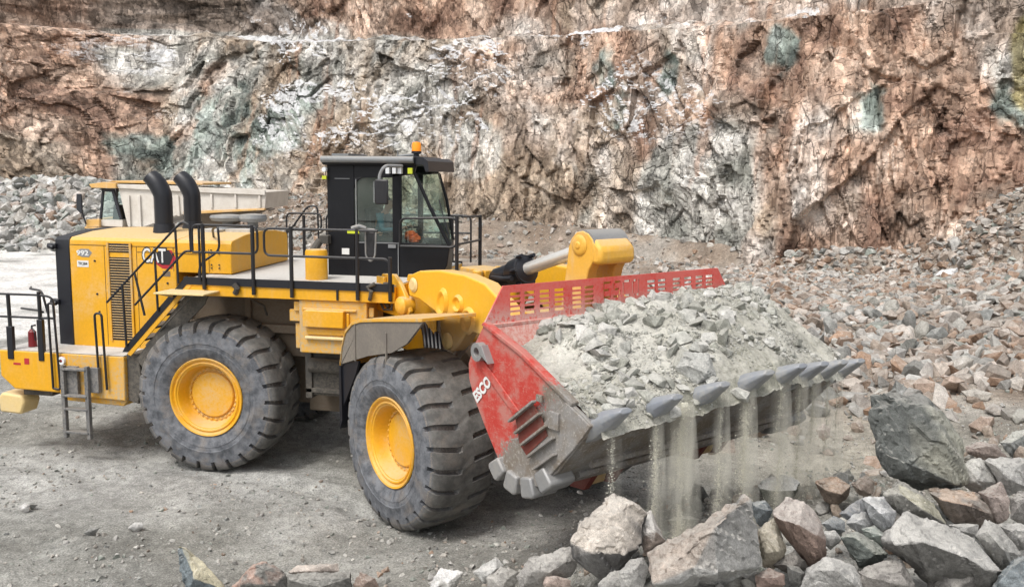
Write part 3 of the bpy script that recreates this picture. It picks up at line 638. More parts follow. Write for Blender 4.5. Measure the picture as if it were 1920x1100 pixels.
# ---- counterweight
m = MB()
m.prism([(-4.14, 1.96), (-4.14, 1.48), (-3.86, 1.25), (-2.93, 1.23), (-2.93, 1.96)], -2.1, 2.1)
cw = m.build('counterweight', 'yellow', LD, .025)
m = MB(); m.prism([(-2.925, 1.955), (-2.925, 1.2), (-1.60, 1.16), (-1.60, 1.955)], -2.1, 2.1); m.prism([(-2.9, 1.19), (-2.9, 1.08), (-1.7, 1.04), (-1.62, 1.15)], -2.02, 2.02)
m.build('side_section', 'yellow_dirty', cw, .02)
m = MB(); m.box(-4.12, -1.61, -2.08, 2.08, 1.962, 1.972); m.build('walkway_top', 'topwhite', cw)
m = MB(); m.box(-3.62, -3.52, -2.104, -2.09, 1.72, 1.83); m.box(-3.85, -3.70, -2.104, -2.09, 1.70, 1.74); m.lathe([(.001, -.03), (.05, -.03), (.05, 0)], (-2.83, -2.10, 1.86), 'y', 14); m.build('tie_down_pocket', 'rednote', cw)
m = MB(); m.lathe([(.03, -.045), (.07, -.045), (.075, -.03), (.075, 0)], (-2.83, -2.105, 1.83), 'y', 16); m.build('lamp', 'lamp', cw)
m = MB(tf=idf); m.prism([(-1.60, 2.0), (-1.36, 2.0), (-1.32, 1.5), (-1.4, 1.1), (-1.60, 1.15)], -2.02, -1.0); m.prism([(-1.60, 2.0), (-1.36, 2.0), (-1.32, 1.5), (-1.4, 1.1), (-1.60, 1.15)], 1.0, 2.02)
m.build('mud_guard', 'grime', LD, .02)
m = MB()
for s in (-1, 1):
    y0, y1 = (-2.05, -1.62) if s < 0 else (1.62, 2.05)
    A = [(-4.25, y0, .78), (-3.8, y0, .76), (-3.72, y0, .98), (-3.78, y0, 1.12), (-4.2, y0, 1.15), (-4.27, y0, 1.05)]
    m.loft(A, [(x, y1, z) for x, _, z in A])
m.build('lamp_housing', 'pale', LD, .04)
m = MB(); m.box(-3.8, -3.2, -1.95, -1.5, 1.12, 1.24); m.box(-3.8, -3.2, 1.5, 1.95, 1.12, 1.24); m.build('lamp_bracket', 'grime', LD)
# ---- hood
sec = [(-1.4, 1.96), (-1.4, 3.80), (-1.385, 3.93), (-1.33, 3.985), (-.75, 4.06), (0, 4.09), (.75, 4.06), (1.33, 3.985), (1.385, 3.93), (1.4, 3.8), (1.4, 1.96)]
m = MB(); 
def lowz(z, lim): return max(z, lim)
A = [(-3.12, y, z) for y, z in sec]; B = [(-.95, y, z) for y, z in sec]; m.loft(A, B)
B1 = [(-.95, y, lowz(z, 3.40) if z < 3 else z) for y, z in sec]; C1 = [(.13-.09*(y+1.4), y*.985, lowz(z, 3.40) if z < 3 else z) for y, z in sec]
hood = m.build('hood', 'yellow', LD, .018)
m = MB(); m.loft([(x+.004, y*.997, z) for x, y, z in B1], C1); m.build('front_section', 'yellow', hood, .015)
m = MB(); m.loft([(-3.46, y*.97, z*.998) for y, z in sec], [(-3.123, y*1.004, z*1.001) for y, z in sec])
for k, z in enumerate((3.76, 2.72)): m.box(-3.58, -3.40, -1.42, -1.32, z, z+.1); m.tube([(-3.55, -1.42, z+.06), (-3.42, -1.44, z+.02)], .045, 8)
gr_ = m.build('radiator_grille', 'black', hood, .03)
m = MB()
for i in range(3): m.box(-3.475, -3.45, -1.2+.83*i, -.45+.83*i, 2.2, 3.7)
m.build('grille_screen', 'grime', gr_)
m = MB(); m.box(-2.32, -1.83, -1.407, -1.395, 2.11, 3.64); m.box(-2.32, -1.83, -1.407, -1.395, 3.73, 3.89); lv = m.build('louvre_panel', 'blackflat', hood)
m = MB()
for z in list(np.arange(2.15, 3.62, .0485))+[3.76, 3.80, 3.845]: m.prism([(-1.425, z), (-1.405, z+.010), (-1.405, z-.003)], -2.29, -1.87, ax=0)
m.box(-2.33, -2.29, -1.43, -1.40, 2.1, 3.9); m.box(-1.87, -1.83, -1.43, -1.40, 2.1, 3.9); m.build('slats', 'yellow_dirty', lv)
m = MB()
for x in (-2.40, -1.74, -1.0, -.30): m.box(x, x+.008, -1.4035, -1.40, 2.0 if x < -1 else 3.42, 3.84)
m.box(-3.1, -.95, -1.4035, -1.40, 3.845, 3.853); m.box(-1.72, -.4, -1.404, -1.40, 3.74, 3.75)
for x, z in ((-2.6, 3.56), (-2.58, 2.95), (-2.55, 2.62), (-2.33, 3.15), (-1.0, 3.72), (-1.13, 3.2)): m.lathe([(.001, -.012), (.02, -.012), (.022, 0)], (x, -1.40, z), 'y', 8)
for x in (-.25, -.1): 
    for z in (3.5, 3.56, 3.76, 3.82): m.lathe([(.001, -.012), (.014, -.012), (.016, 0)], (x, -1.395, z), 'y', 6)
m.build('panel_seams', 'blackflat', hood)
# decals
hx = lambda cx, cz, a, b: [(cx-a, cz-b*.55), (cx-a, cz+b*.55), (cx-a*.5, cz+b), (cx+a*.55, cz+b), (cx+a, cz+b*.1), (cx+a*.55, cz-b), (cx-a*.4, cz-b)]
m = MB(); m.prism(hx(-1.14, 3.63, .20, .17), -1.403, -1.40); m.build('emblem_red', 'rednote', hood)
m = MB(); m.prism(hx(-1.17, 3.665, .165, .135), -1.406, -1.40); m.build('emblem_dark', 'blackflat', hood)
text('CAT', 'lettering_outline', 'blackflat', hood, (-1.63, -1.408, 3.545), (1, 0, .0), (0, 0, 1), (.51, .30), 0, .045)
text('CAT', 'lettering', 'white', hood, (-1.61, -1.411, 3.565), (1, 0, .0), (0, 0, 1), (.47, .26), 0, .018)
m = MB(); m.prism(hx(-2.80, 3.70, .15, .075), -1.404, -1.40); m.build('model_badge', 'grey', hood)
text('992', 'lettering', 'white', hood, (-2.97, -1.407, 3.65), (1, 0, .0), (0, 0, 1), (.25, .10), 0, .03)
m = MB(); m.box(-2.97, -2.73, -1.404, -1.40, 3.44, 3.56); m.build('number_plate', 'white', hood)
text('TK384', 'lettering', 'blackflat', hood, (-2.945, -1.407, 3.475), (1, 0, .0), (0, 0, 1), (.19, .055), 0, .02)
m = MB(); m.box(-1.22, -1.07, -1.404, -1.40, 3.32, 3.42); m.build('data_sticker', 'belly', hood)
m = MB()
m.lathe([(.26, 4.10), (.26, 4.16), (.10, 4.17), (.10, 4.24), (.30, 4.27), (.34, 4.33), (.32, 4.37), (.12, 4.39), (.001, 4.395)], (-.72, 0.05, 0), 'z', 28)
m.lathe([(.10, 4.08), (.10, 4.24), (.24, 4.26), (.27, 4.32), (.25, 4.39), (.08, 4.41), (.001, 4.41)], (-.22, .1, 0), 'z', 28)
m.build('air_intake', 'grey', hood)
m = MB(); m.box(-.55, -.05, -.35, .3, 4.05, 4.13); m.box(-1.05, -.6, -.5, .3, 4.06, 4.12); m.build('intake_base', 'topwhite', hood)
def stack(x, y):
    m = MB(); m.tube([(x, y, 4.02), (x, y, 4.22)], [.21, .185], 24)
    m.tube([(x, y, 4.2), (x, y, 4.70), (x-.012, y, 4.77), (x-.05, y, 4.86), (x-.10, y, 4.95), (x-.17, y, 5.03), (x-.25, y, 5.10)], [.165, .165, .168, .172, .17, .165, .15], 24)
    m.tube([(x-.25, y, 5.095), (x-.27, y, 5.12)], [.15, .11], 24)
    m.build('exhaust_stack', 'black', LD)
stack(-1.66, -.62); stack(-1.66, .36)
# ---- platform
m = MB(); m.box(-.36, 3.42, -2.1, 2.1, 3.10, 3.37); m.box(3.42, 4.0, -1.2, 1.2, 3.2, 3.37); pf = m.build('platform', 'yellow', LD, .012)
m = MB(); m.box(-.34, 3.40, -2.09, 2.09, 3.372, 3.385); m.build('deck_plate', 'topwhite', pf)
m = MB()
m.box(-.36, 3.42, -2.125, -2.103, 3.29, 3.42); m.box(-.36, 3.42, 2.103, 2.125, 3.29, 3.42); m.box(2.42, 2.45, -2.13, -2.10, 3.12, 3.29); m.build('kick_plate', 'black', pf)
m = MB(); m.box(-.62, .30, -2.62, -2.1, 3.17, 3.20); m.prism([(-2.6, 3.17), (-2.1, 3.17), (-2.1, 3.05)], -.60, -.57, ax=0); m.build('tyre_step', 'pale', pf, .008)
m = MB(); m.tube([(-.05, -2.3, 3.16), (-.9, -2.05, 2.45)], .018, 6)
m.tube([(.6, -2.12, 3.17), (.66, -2.16, 3.26), (.6, -2.17, 3.33)], .05, 8); m.tube([(3.0, -2.12, 3.15), (3.05, -2.18, 3.3), (2.98, -2.17, 3.36), (3.1, -2.14, 3.42)], .035, 8); m.tube([(.75, -2.0, 3.1), (.85, -1.6, 2.9), (.8, -1.4, 2.7)], .02, 6)
m.build('cable_loop', 'grime', pf)
m = MB(); m.box(1.72, 2.92, -2.06, -1.25, 2.2, 3.10); m.box(1.80, 2.75, -2.10, -2.06, 2.92, 2.97); tk = m.build('hydraulic_tank', 'yellow_dirty', LD, .02)
m = MB(); m.prism([(1.83, 2.66), (1.83, 2.90), (1.87, 2.94), (2.55, 2.94), (2.55, 2.66)], -2.17, -2.06); m.box(1.87, 2.65, -2.085, -2.06, 2.52, 2.62); m.box(2.58, 2.62, -2.10, -2.06, 2.35, 2.9); m.build('tank_cover', 'yellow', tk, .02)
m = MB(); m.tube([(1.85, -2.10, 2.47), (2.62, -2.10, 2.47)], .03, 10); m.build('tank_rail', 'pale', tk)
m = MB(); m.box(1.52, 1.72, -2.0, -1.8, 2.72, 2.92); m.box(1.60, 1.70, -1.95, -1.8, 2.25, 2.68); m.box(1.62, 1.72, -2.04, -2.0, 2.9, 3.06); m.box(2.93, 3.02, -2.0, -1.95, 2.84, 3.0); m.build('tank_bracket', 'yellow_dirty', tk, .01)
m = MB(); m.lathe([(.001, 3.385), (.19, 3.385), (.19, 3.86), (.175, 3.895), (.001, 3.9)], (1.80, -1.5, 0), 'z', 24); cn = m.build('oil_canister', 'yellow', LD)
m = MB(); m.tube([(1.52, -1.1, 3.38), (1.50, -1.1, 3.75), (1.60, -.9, 4.0)], .07, 10); m.box(1.60, 1.78, -.95, -.8, 3.95, 4.1); m.build('air_dryer', 'grime', LD, .01)
# ---- stairs
m = MB(); m.prism([(-.30, 3.44), (-.26, 3.34), (-1.50, 2.05), (-1.60, 2.05), (-1.55, 2.14), (-.38, 3.36)], -2.12, -2.09)
sm_ = m.build('stair', 'black', LD)
m = MB(); m.prism([(-.26, 3.34), (-.205, 3.285), (-1.45, 1.985), (-1.52, 2.02)], -2.11, -2.08); m.build('stringer_edge', 'yellow', sm_)
m = MB(); m.prism([(-.205, 3.285), (.05, 3.1), (-.02, 2.95), (-1.25, 1.75), (-1.38, 1.93)], -2.05, -2.02); m.prism([(-.3, 3.4), (-.14, 3.2), (-1.38, 1.93), (-1.6, 2.05)], -1.46, -1.43)
for i in range(5): f = i/5; x = -.42-f*1.1; z = 3.18-f*1.15; m.box(x-.13, x+.13, -2.08, -1.46, z, z+.03)
m.build('stair_treads', 'grime', sm_)
# ---- railings
def rail(name, lines, posts=(), r=.021, pr=.034, parent=LD, mat='black_rail'):
    m = MB()
    for L in lines: m.rtube(L, r, .12)
    for p, q in posts: m.tube([p, q], pr, 10)
    return m.build(name, mat, parent)
Y = -2.14
rail('handrail', [[(-1.85, Y, 2.92), (-.50, Y, 4.22), (-.33, Y, 4.36), (-.20, Y, 4.30), (-.19, Y, 3.86)], [(-1.30, Y, 2.90), (-.30, Y, 3.86), (-.19, Y, 3.86)],
     [(-.47, Y, 4.22), (-.45, Y, 3.30)], [(-.88, Y, 3.86), (-.86, Y, 2.80)], [(-1.53, Y, 3.22), (-1.50, Y, 2.16)], [(-1.28, Y, 3.45), (-1.12, Y, 2.72)]])
rail('guard_rail', [[(-.16, Y, 3.85), (-.16, Y, 4.31), (1.04, Y, 4.31), (1.04, Y, 3.85), (-.16, Y, 3.85)], [(-.03, Y, 4.30), (-.03, Y, 3.36)]],
     [((.04, Y, 4.33), (.04, Y, 3.22)), ((.95, Y, 4.33), (.95, Y, 3.16))])
rail('guard_rail', [[(1.70, Y, 4.28), (1.16, Y, 4.28), (1.16, Y, 3.83), (3.35, Y, 3.83), (3.35, Y, 3.5)], [(1.6, Y, 4.28), (3.15, Y, 4.28)]],
     [((1.64, Y, 4.32), (1.64, Y, 3.14)), ((2.80, Y, 4.30), (2.80, Y, 3.14)), ((3.36, Y, 3.86), (3.36, Y, 3.14))])
Y = 2.12
rail('guard_rail', [[(-.5, Y, 3.4), (-.5, Y, 4.34), (.3, Y, 4.34), (.3, Y, 3.98), (-.5, Y, 3.98)], [(.42, Y, 3.4), (.42, Y, 4.34), (3.6, Y, 4.36), (3.6, Y, 3.4)], [(.42, Y, 3.98), (3.6, Y, 4.0)],
                    [(-1.6, Y, 3.0), (-.4, Y, 4.0), (0, Y, 4.5), (.22, Y, 4.5), (.24, Y, 3.4)]], [((-.1, Y, 4.3), (-.1, Y, 3.4)), ((.75, Y, 4.34), (.75, Y, 3.4)), ((1.9, Y, 4.34), (1.9, Y, 3.4)), ((3.2, Y, 4.34), (3.2, Y, 3.4))])
rail('guard_rail', [[(3.12, -.95, 3.95), (3.12, -.95, 4.43), (4.15, -.95, 4.46), (4.15, -.95, 3.95), (3.12, -.95, 3.95)], [(4.15, -.6, 4.46), (4.25, .3, 4.44), (4.25, .35, 3.4)], [(4.15, -.95, 4.0), (4.25, .3, 4.0)]],
     [((4.15, -.95, 4.49), (4.15, -.95, 3.4)), ((4.25, .3, 4.46), (4.25, .3, 3.4))])
rail('guard_rail', [[(-.42, -1.0, 4.02), (-.15, -1.5, 4.2), (.1, -1.75, 4.28), (.12, -1.75, 3.85), (-.18, -1.9, 3.62), (-.20, -1.9, 3.38)]])
rail('guard_rail', [[(-4.35, -2.08, 2.98), (-3.22, -2.08, 2.99), (-2.98, -2.08, 2.96), (-2.96, -2.08, 2.6)], [(-4.35, -2.08, 2.57), (-2.96, -2.08, 2.58)],
                    [(-4.4, -.9, 2.95), (-3.75, -1.7, 3.04), (-3.30, -1.95, 3.05), (-3.2, -1.95, 2.65)], [(-4.3, -1.3, 2.60), (-3.5, -1.8, 2.66), (-3.3, -1.95, 2.66)]],
     [((-3.90, -2.08, 2.98), (-3.88, -2.08, 1.80)), ((-3.26, -2.08, 3.05), (-3.25, -2.08, 1.80))])
m = MB(); m.box(-3.95, -3.83, -2.12, -2.04, 1.80, 2.40); m.box(-3.31, -3.20, -2.12, -2.04, 1.80, 2.55); m.build('rail_bracket', 'black', LD, .01)
rail('grab_handle', [[(-3.01, -2.15, 1.32), (-3.03, -2.15, 2.86), (-2.92, -2.15, 2.86), (-2.86, -2.15, 1.30), (-3.01, -2.15, 1.32)]])
rail('grab_handle', [[(-2.07, -2.15, 1.62), (-2.10, -2.15, 2.72), (-1.96, -2.15, 2.72), (-1.92, -2.15, 1.36)]])
m = MB(); m.lathe([(.001, 2.30), (.03, 2.30), (.07, 2.25), (.075, 1.98), (.001, 1.975)], (-3.72, -1.75, 0), 'z', 16); fe = m.build('fire_extinguisher', 'redpipe', LD)
m = MB(); m.tube([(-3.72, -1.75, 2.30), (-3.72, -1.75, 2.36), (-3.62, -1.78, 2.38)], .018, 8); m.tube([(-3.72, -1.75, 2.34), (-3.63, -1.80, 2.25), (-3.62, -1.80, 2.1)], .012, 6); m.build('hose', 'black', fe)
# ---- ladder
m = MB()
for x in (-2.72, -2.24):
    m.box(x-.035, x+.035, -2.28, -2.20, .46, 1.78)
for z in (.56, .98, 1.22, 1.70): m.box(-2.72, -2.24, -2.30, -2.17, z, z+.035)
m.box(-2.70, -2.48, -2.19, -2.12, 1.25, 1.75); m.box(-2.24, -2.05, -2.2, -2.12, 1.3, 1.75)
m.build('boarding_ladder', 'ladder', LD, .006)
# ---- cab
cab = MB(); cab.box(1.71, 2.22, -.80, .70, 3.29, 5.36)
cab.box(2.22, 3.06, -.80, -.75, 3.385, 4.0); cab.prism([(3.06, 3.385), (3.80, 3.385), (3.93, 3.62), (3.98, 3.97), (3.06, 4.0)], -.80, -.75)
cab.prism([(2.22, 3.385), (3.55, 3.385), (3.62, 3.97), (2.22, 4.0)], .65, .70)
cab.loft([(3.80, -.78, 3.385), (3.60, .68, 3.385), (3.64, .68, 3.95), (3.97, -.78, 3.96)], [(3.74, -.74, 3.385), (3.54, .66, 3.385), (3.58, .66, 3.95), (3.91, -.74, 3.96)])
cab.box(2.22, 3.6, -.75, .65, 3.387, 3.42)
cab.prism([(2.22, 5.12), (2.22, 5.36), (3.37, 5.36), (3.33, 5.20), (2.9, 5.13)], -.80, -.72); cab.prism([(2.22, 5.15), (2.22, 5.36), (3.37, 5.36), (3.33, 5.20)], .64, .70)
cab.box(2.93, 3.09, -.80, -.72, 4.0, 5.2); cab.box(2.93, 3.03, .64, .70, 4.0, 5.2)
cab.prism([(2.22, 5.13), (2.22, 4.93), (2.27, 5.05), (2.38, 5.125)], -.80, -.76); cab.prism([(2.22, 4.0), (2.22, 4.12), (2.26, 4.03), (2.32, 4.0)], -.80, -.76)
cb = cab.build('cab', 'cab', LD, .012)
m = MB(); m.tube([(3.34, -.785, 5.22), (3.62, -.785, 4.62), (3.97, -.785, 3.96)], .032, 8); m.tube([(3.34, .685, 5.22), (3.5, .685, 4.7), (3.62, .685, 3.96)], .03, 8); m.build('windscreen_pillar', 'cab', cb)
m = MB(); m.tube([(3.66, -.80, 4.62), (3.80, -.76, 4.3), (3.93, -.68, 4.02)], .010, 6); m.tube([(3.95, -.6, 3.97), (3.68, -.45, 4.75)], .010, 6); m.build('wiper', 'black', cb)
m = MB()
pts = [(1.66, 5.34), (1.64, 5.42), (1.67, 5.50), (3.36, 5.505), (3.38, 5.42), (3.36, 5.34)]; m.prism(pts, -.90, .80); rf = m.build('roof', 'cab', cb, .03)
m = MB(); m.tube([(1.66, -.905, 5.44), (3.36, -.905, 5.44)], .058, 12); m.build('roof_edge', 'grey', rf)
m = MB(); m.prism([(3.38, 5.36), (3.38, 5.49), (3.52, 5.48), (3.60, 5.42), (3.62, 5.24), (3.56, 5.24), (3.52, 5.36)], -.86, .78); m.build('sun_visor', 'black', rf)
m = MB(); m.lathe([(.05, 5.50), (.05, 5.56), (.09, 5.57), (.09, 5.61), (.001, 5.61)], (3.12, 0, 0), 'z', 18); m.build('beacon_base', 'black', rf)
m = MB(); m.lathe([(.085, 5.612), (.085, 5.73), (.07, 5.77), (.001, 5.78)], (3.12, 0, 0), 'z', 18); m.build('beacon', 'amber', rf)
m = MB(); m.box(1.68, 2.0, -.5, .4, 5.505, 5.55); m.tube([(2.9, -.4, 5.5), (2.9, -.4, 5.62)], .012, 6); m.tube([(2.7, .2, 5.52), (3.05, .1, 5.55)], .03, 8); m.build('roof_fittings', 'grey', rf)
def sheet(pts, name, mat, parent):
    me = bpy.data.meshes.new(name); me.from_pydata(pts, [], [list(range(len(pts)))]); me.update(); return finish(me, name, MT[mat], parent, 0)
sheet([(2.22, -.775, 4.0), (2.93, -.775, 4.0), (2.93, -.775, 5.13), (2.22, -.775, 5.13)], 'door_window', 'glass', cb)
sheet([(3.09, -.775, 4.0), (3.95, -.775, 3.98), (3.36, -.775, 5.2), (3.09, -.775, 5.2)], 'side_window', 'glass', cb)
sheet([(2.22, .675, 4.0), (2.93, .675, 4.0), (2.93, .675, 5.15), (2.22, .675, 5.15)], 'far_window', 'glass', cb)
sheet([(3.03, .675, 4.0), (3.6, .675, 3.98), (3.34, .675, 5.2), (3.03, .675, 5.2)], 'far_window', 'glass', cb)
sheet([(3.97, -.77, 3.97), (3.63, .67, 3.97), (3.36, .67, 5.22), (3.36, -.77, 5.22)], 'windscreen', 'glass', cb)
m = MB(); m.box(2.25, 2.265, -.806, -.80, 3.42, 5.1); m.box(2.25, 3.05, -.806, -.80, 3.975, 3.99); m.box(3.03, 3.045, -.806, -.80, 3.42, 4.0); m.box(1.86, 2.14, -.806, -.80, 5.10, 5.11); m.box(2.86, 3.0, -.83, -.80, 3.90, 3.96); m.build('door_seams', 'grey', cb)
m = MB(); m.box(1.98, 2.12, -.808, -.80, 3.76, 3.87); m.build('warning_sticker', 'white', cb)
m = MB(); m.lathe([(.001, -.05), (.04, -.05), (.05, 0)], (1.70, -.86, 5.26), 'y', 12); 
for x in (2.90, 3.02, 3.12): m.box(x-.035, x+.03, -.95, -.86, 5.20, 5.32)
m.build('work_lights', 'lamp', rf)
m = MB(); m.box(1.66, 1.74, -.90, -.86, 5.09, 5.15); m.box(3.26, 3.34, -.93, -.88, 5.20, 5.30); m.build('marker', 'lime', rf)
m = MB(); m.rtube([(3.15, -.9, 5.33), (2.95, -1.25, 5.33), (2.86, -1.28, 5.15), (2.95, -1.30, 4.75)], .030, .1); m.build('mirror_arm', 'grey', cb)
m = MB(); m.box(2.82, 3.06, -1.38, -1.33, 4.68, 5.10); mr = m.build('rear_view_mirror', 'black_rail', cb, .03)
m = MB(); m.box(2.80, 2.818, -1.37, -1.34, 4.71, 5.07); m.build('mirror_glass', 'mirror', mr)
m = MB(); m.rtube([(2.7, -2.14, 4.28), (2.93, -2.02, 4.30), (3.08, -2.02, 4.29), (3.06, -2.02, 3.86), (2.98, -2.02, 3.76), (2.90, -2.02, 3.86), (2.90, -2.02, 4.25)], .016, .05)
m.tube([(2.70, -2.12, 4.31), (2.82, -2.10, 4.35), (2.92, -2.06, 4.31)], .035, 8); m2 = m.build('lower_mirror_frame', 'grey', LD)
m = MB(); m.prism([(2.91, 4.25), (3.06, 4.25), (3.05, 3.88), (2.98, 3.79), (2.92, 3.88)], -2.03, -2.00); m.build('lower_mirror', 'black_rail', m2, .01)
m = MB(); m.box(2.64, 2.84, -2.16, -2.12, 4.23, 4.27); m.build('rail_marker', 'lime', LD)
m = MB(); m.box(2.30, 2.75, -.35, .2, 3.42, 3.86); m.prism([(2.28, 3.84), (2.80, 3.86), (2.82, 3.96), (2.30, 3.96)], -.36, .21); m.prism([(2.26, 3.9), (2.40, 3.96), (2.34, 4.55), (2.22, 4.55)], -.33, .18); m.build('driver_seat', 'seat', cb, .03)
m = MB(); m.box(3.15, 3.5, -.45, .3, 3.42, 4.02); m.tube([(3.25, 0, 4.0), (3.12, 0, 4.2)], .03, 8); m.lathe([(.17, 0), (.19, .012), (.17, .024), (.15, .012), (.17, 0)], (3.10, -.06, 4.22), 'z', 20); m.box(3.45, 3.6, .35, .55, 3.9, 4.3); m.build('console', 'seat', cb, .02)
# ---- front frame (built in the articulated front frame's own axes)
m = MB(Ff); m.box(-2.7, 1.35, -.55, .55, 1.05, 2.0)
m.prism([(-2.1, 2.0), (-2.1, 3.0), (-1.7, 3.5), (-1.0, 3.45), (-.4, 2.6), (.9, 2.0)], -.62, .62)
m.tube([(0, -1.3, 1.34), (0, -.8, 1.34), (0, -.45, 1.34), (0, .45, 1.34), (0, .8, 1.34), (0, 1.3, 1.34)], [.26, .28, .46, .46, .28, .26], 20)
m.prism([(-3.0, 1.0), (-2.6, 1.0), (-2.6, 1.3), (-3.0, 1.3)], -.4, .4); m.prism([(-3.0, 2.5), (-2.0, 2.5), (-2.0, 2.8), (-3.0, 2.8)], -.4, .4)
m.build('front_frame', 'belly', LD, .015)
for s in (-1, 1):
    m = MB(Ff)
    y0, y1 = (s*1.22, s*1.14); m.prism([(-2.05, 3.02), (-1.95, 3.45), (-1.78, 3.66), (-1.42, 3.68), (-1.22, 3.55), (-1.0, 3.30), (-.92, 3.12), (-1.0, 2.98)], y0, y1)
    m.prism([(-2.05, 3.02), (-1.78, 3.62), (-1.40, 3.64), (-1.0, 3.0), (-1.0, 2.3), (-2.0, 2.3)], s*.72, s*.64)
    m.lathe([(.001, -.16*1), (.07, -.16), (.12, -.14), (.15, -.1), (.15, .1)], (-1.10, s*1.18, 3.20), 'y', 20)
    m.box(-1.86, -1.62, s*1.26-.03, s*1.26+.03, 3.26, 3.62)
    tw = m.build('lift_arm_tower', 'yellow', LD, .015)
    if s < 0:
        m = MB(Ff); m.tube([(-1.5, -1.27, 3.5), (-1.42, -1.34, 3.42), (-1.5, -1.32, 3.3), (-1.62, -1.28, 3.22), (-1.5, -1.26, 3.12)], .035, 8); m.tube([(-1.75, -1.28, 3.2), (-1.6, -1.3, 3.08), (-1.38, -1.28, 3.1), (-1.35, -1.26, 3.45)], .022, 8); m.box(-1.56, -1.44, -1.33, -1.24, 3.42, 3.54); m.build('hose_fittings', 'grime', tw)
# fenders
for s in (-1, 1):
    yo = s*2.18; yi = s*1.25
    top = [(-1.50, 2.30), (-1.42, 2.62), (-1.30, 2.86), (-1.08, 3.02), (-.80, 3.10), (-.2, 3.19), (.95, 3.34)]
    m = MB(Ff)
    A = [(x, yo, z) for x, z in top] + [(x, yo, z-.05) for x, z in top[::-1]]
    m.loft(A, [(x, yi, z) for _, (x, y, z) in enumerate(A)]); fd = m.build('fender', 'yellow_dirty', LD, .01)
    m = MB(Ff)
    lo = [(-1.49, 2.28), (-.6, 2.56), (.1, 2.72), (.52, 2.92), (.78, 3.14), (.93, 3.28)]
    m.prism([(x+.01, z-.05) for x, z in top] + lo[::-1][1:], yo-s*.02, yo-s*.06)
    for x in (-1.0, -.05): m.box(x, x+.03, yo-s*.02, yo, 2.42, 3.0)
    m.build('fender_skirt', 'fenderin', fd)
    m = MB(Ff); m.prism([(-1.56, 2.3), (-1.50, 2.3), (-1.47, 1.35), (-1.56, 1.2)], yo-s*.02, yi); m.prism([(-1.5, 2.3), (-.95, 2.42), (-1.05, 2.2), (-1.47, 1.6)], yo-s*.05, yo-s*.09); m.build('mud_flap', 'black', fd)
# lift arms
arm = [(-1.05, 3.52), (-.95, 3.72), (-.70, 3.80), (-.1, 3.86), (.55, 3.85), (1.05, 3.77), (1.55, 3.50), (2.1, 2.95), (2.75, 2.2), (3.2, 1.9), (3.42, 1.68), (3.34, 1.42), (3.10, 1.38), (2.7, 1.65), (2.1, 2.1), (1.5, 2.62), (1.0, 3.0), (.62, 3.02), (.40, 2.78), (.22, 2.64), (.02, 2.66), (-.08, 2.82), (-.12, 3.10), (-.25, 3.2), (-.7, 3.34), (-1.0, 3.36)]
for s in (-1, 1):
    m = MB(Ff); m.prism(arm, s*1.18, s*.92); am = m.build('lift_arm', 'yellow_arm', LD, .03, 30)
    m = MB(Ff)
    m.lathe([(.001, -.05), (.06, -.055), (.10, -.05), (.125, -.03), (.13, 0)], (.14, s*1.19 if s < 0 else s*1.14, 2.80), 'y', 24)
    m.lathe([(.001, -.05), (.06, -.055), (.14, -.04), (.16, 0)], (3.24, s*1.19 if s < 0 else s*1.14, 1.56), 'y', 24)
    m.lathe([(.001, -.03), (.08, -.03), (.12, 0)], (-.85, s*1.19 if s < 0 else s*1.14, 3.56), 'y', 20); m.build('pin_boss', 'pale', am)
    if s < 0:
        m = MB(Ff)
        for cx, cz, rx, rz, tl in ((-.02, 3.36, .105, .17, -.15), (.40, 3.40, .10, .10, -.5), (.66, 3.18, .12, .15, -.3)):
            V = []; n = 20; prf = [(1.45, 0), (1.3, -.025), (1.12, -.05), (.98, -.045), (.75, -.010), (.001, -.004)]
            for q, h in prf:
                for k in range(n):
                    an = 2*math.pi*k/n; u, v = rx*q*math.cos(an), rz*q*math.sin(an); V.append((cx+u*math.cos(tl)-v*math.sin(tl), -1.182+h, cz+u*math.sin(tl)+v*math.cos(tl)))
            m.add(V, [(i*n+k, i*n+(k+1) % n, (i+1)*n+(k+1) % n, (i+1)*n+k) for i in range(len(prf)-1) for k in range(n)])
        m.build('cast_dimples', 'yellow_arm', am)
    m = MB(Ff); m.tube([(-1.35, s*.80, 1.3), (-.55, s*.80, 2.1)], .16, 18); m.build('lift_cylinder', 'yellow_dirty', LD)
    m = MB(Ff); m.tube([(-.55, s*.80, 2.1), (.12, s*.80, 2.78)], .075, 14); m.build('lift_cylinder_rod', 'chrome', LD)
m = MB(Ff); m.tube([(1.35, -.92, 3.1), (1.35, .92, 3.1)], .22, 20); m.tube([(.14, -.95, 2.8), (.14, .95, 2.8)], .07, 12); m.box(.9, 1.75, -.45, .45, 2.9, 3.3); m.build('arm_cross_tube', 'yellow_dirty', LD, .02)
lev = [(1.35, 3.0), (1.6, 2.9), (1.85, 3.3), (1.93, 3.75), (1.99, 4.10), (2.02, 4.34), (2.08, 4.47), (2.18, 4.56), (2.30, 4.585), (2.42, 4.55), (2.51, 4.47), (2.56, 4.34), (2.54, 4.2), (2.44, 4.05), (2.36, 3.75), (2.3, 3.4), (2.5, 2.9), (2.3, 2.7), (1.6, 2.6)]
lev = [(x-.12, z-.02) for x, z in lev]
for s in (-1, 1):
    m = MB(Ff); m.prism(lev, s*.34, s*.16); m.lathe([(.001, -.03), (.09, -.03), (.13, -.02), (.15, 0)], (2.13, -.345 if s < 0 else .36, 4.36), 'y', 24); m.lathe([(.001, -.045), (.05, -.045), (.055, -.03)], (2.13, -.345 if s < 0 else .36, 4.36), 'y', 16); m.build('bell_crank', 'yellow_crank', LD, .03)
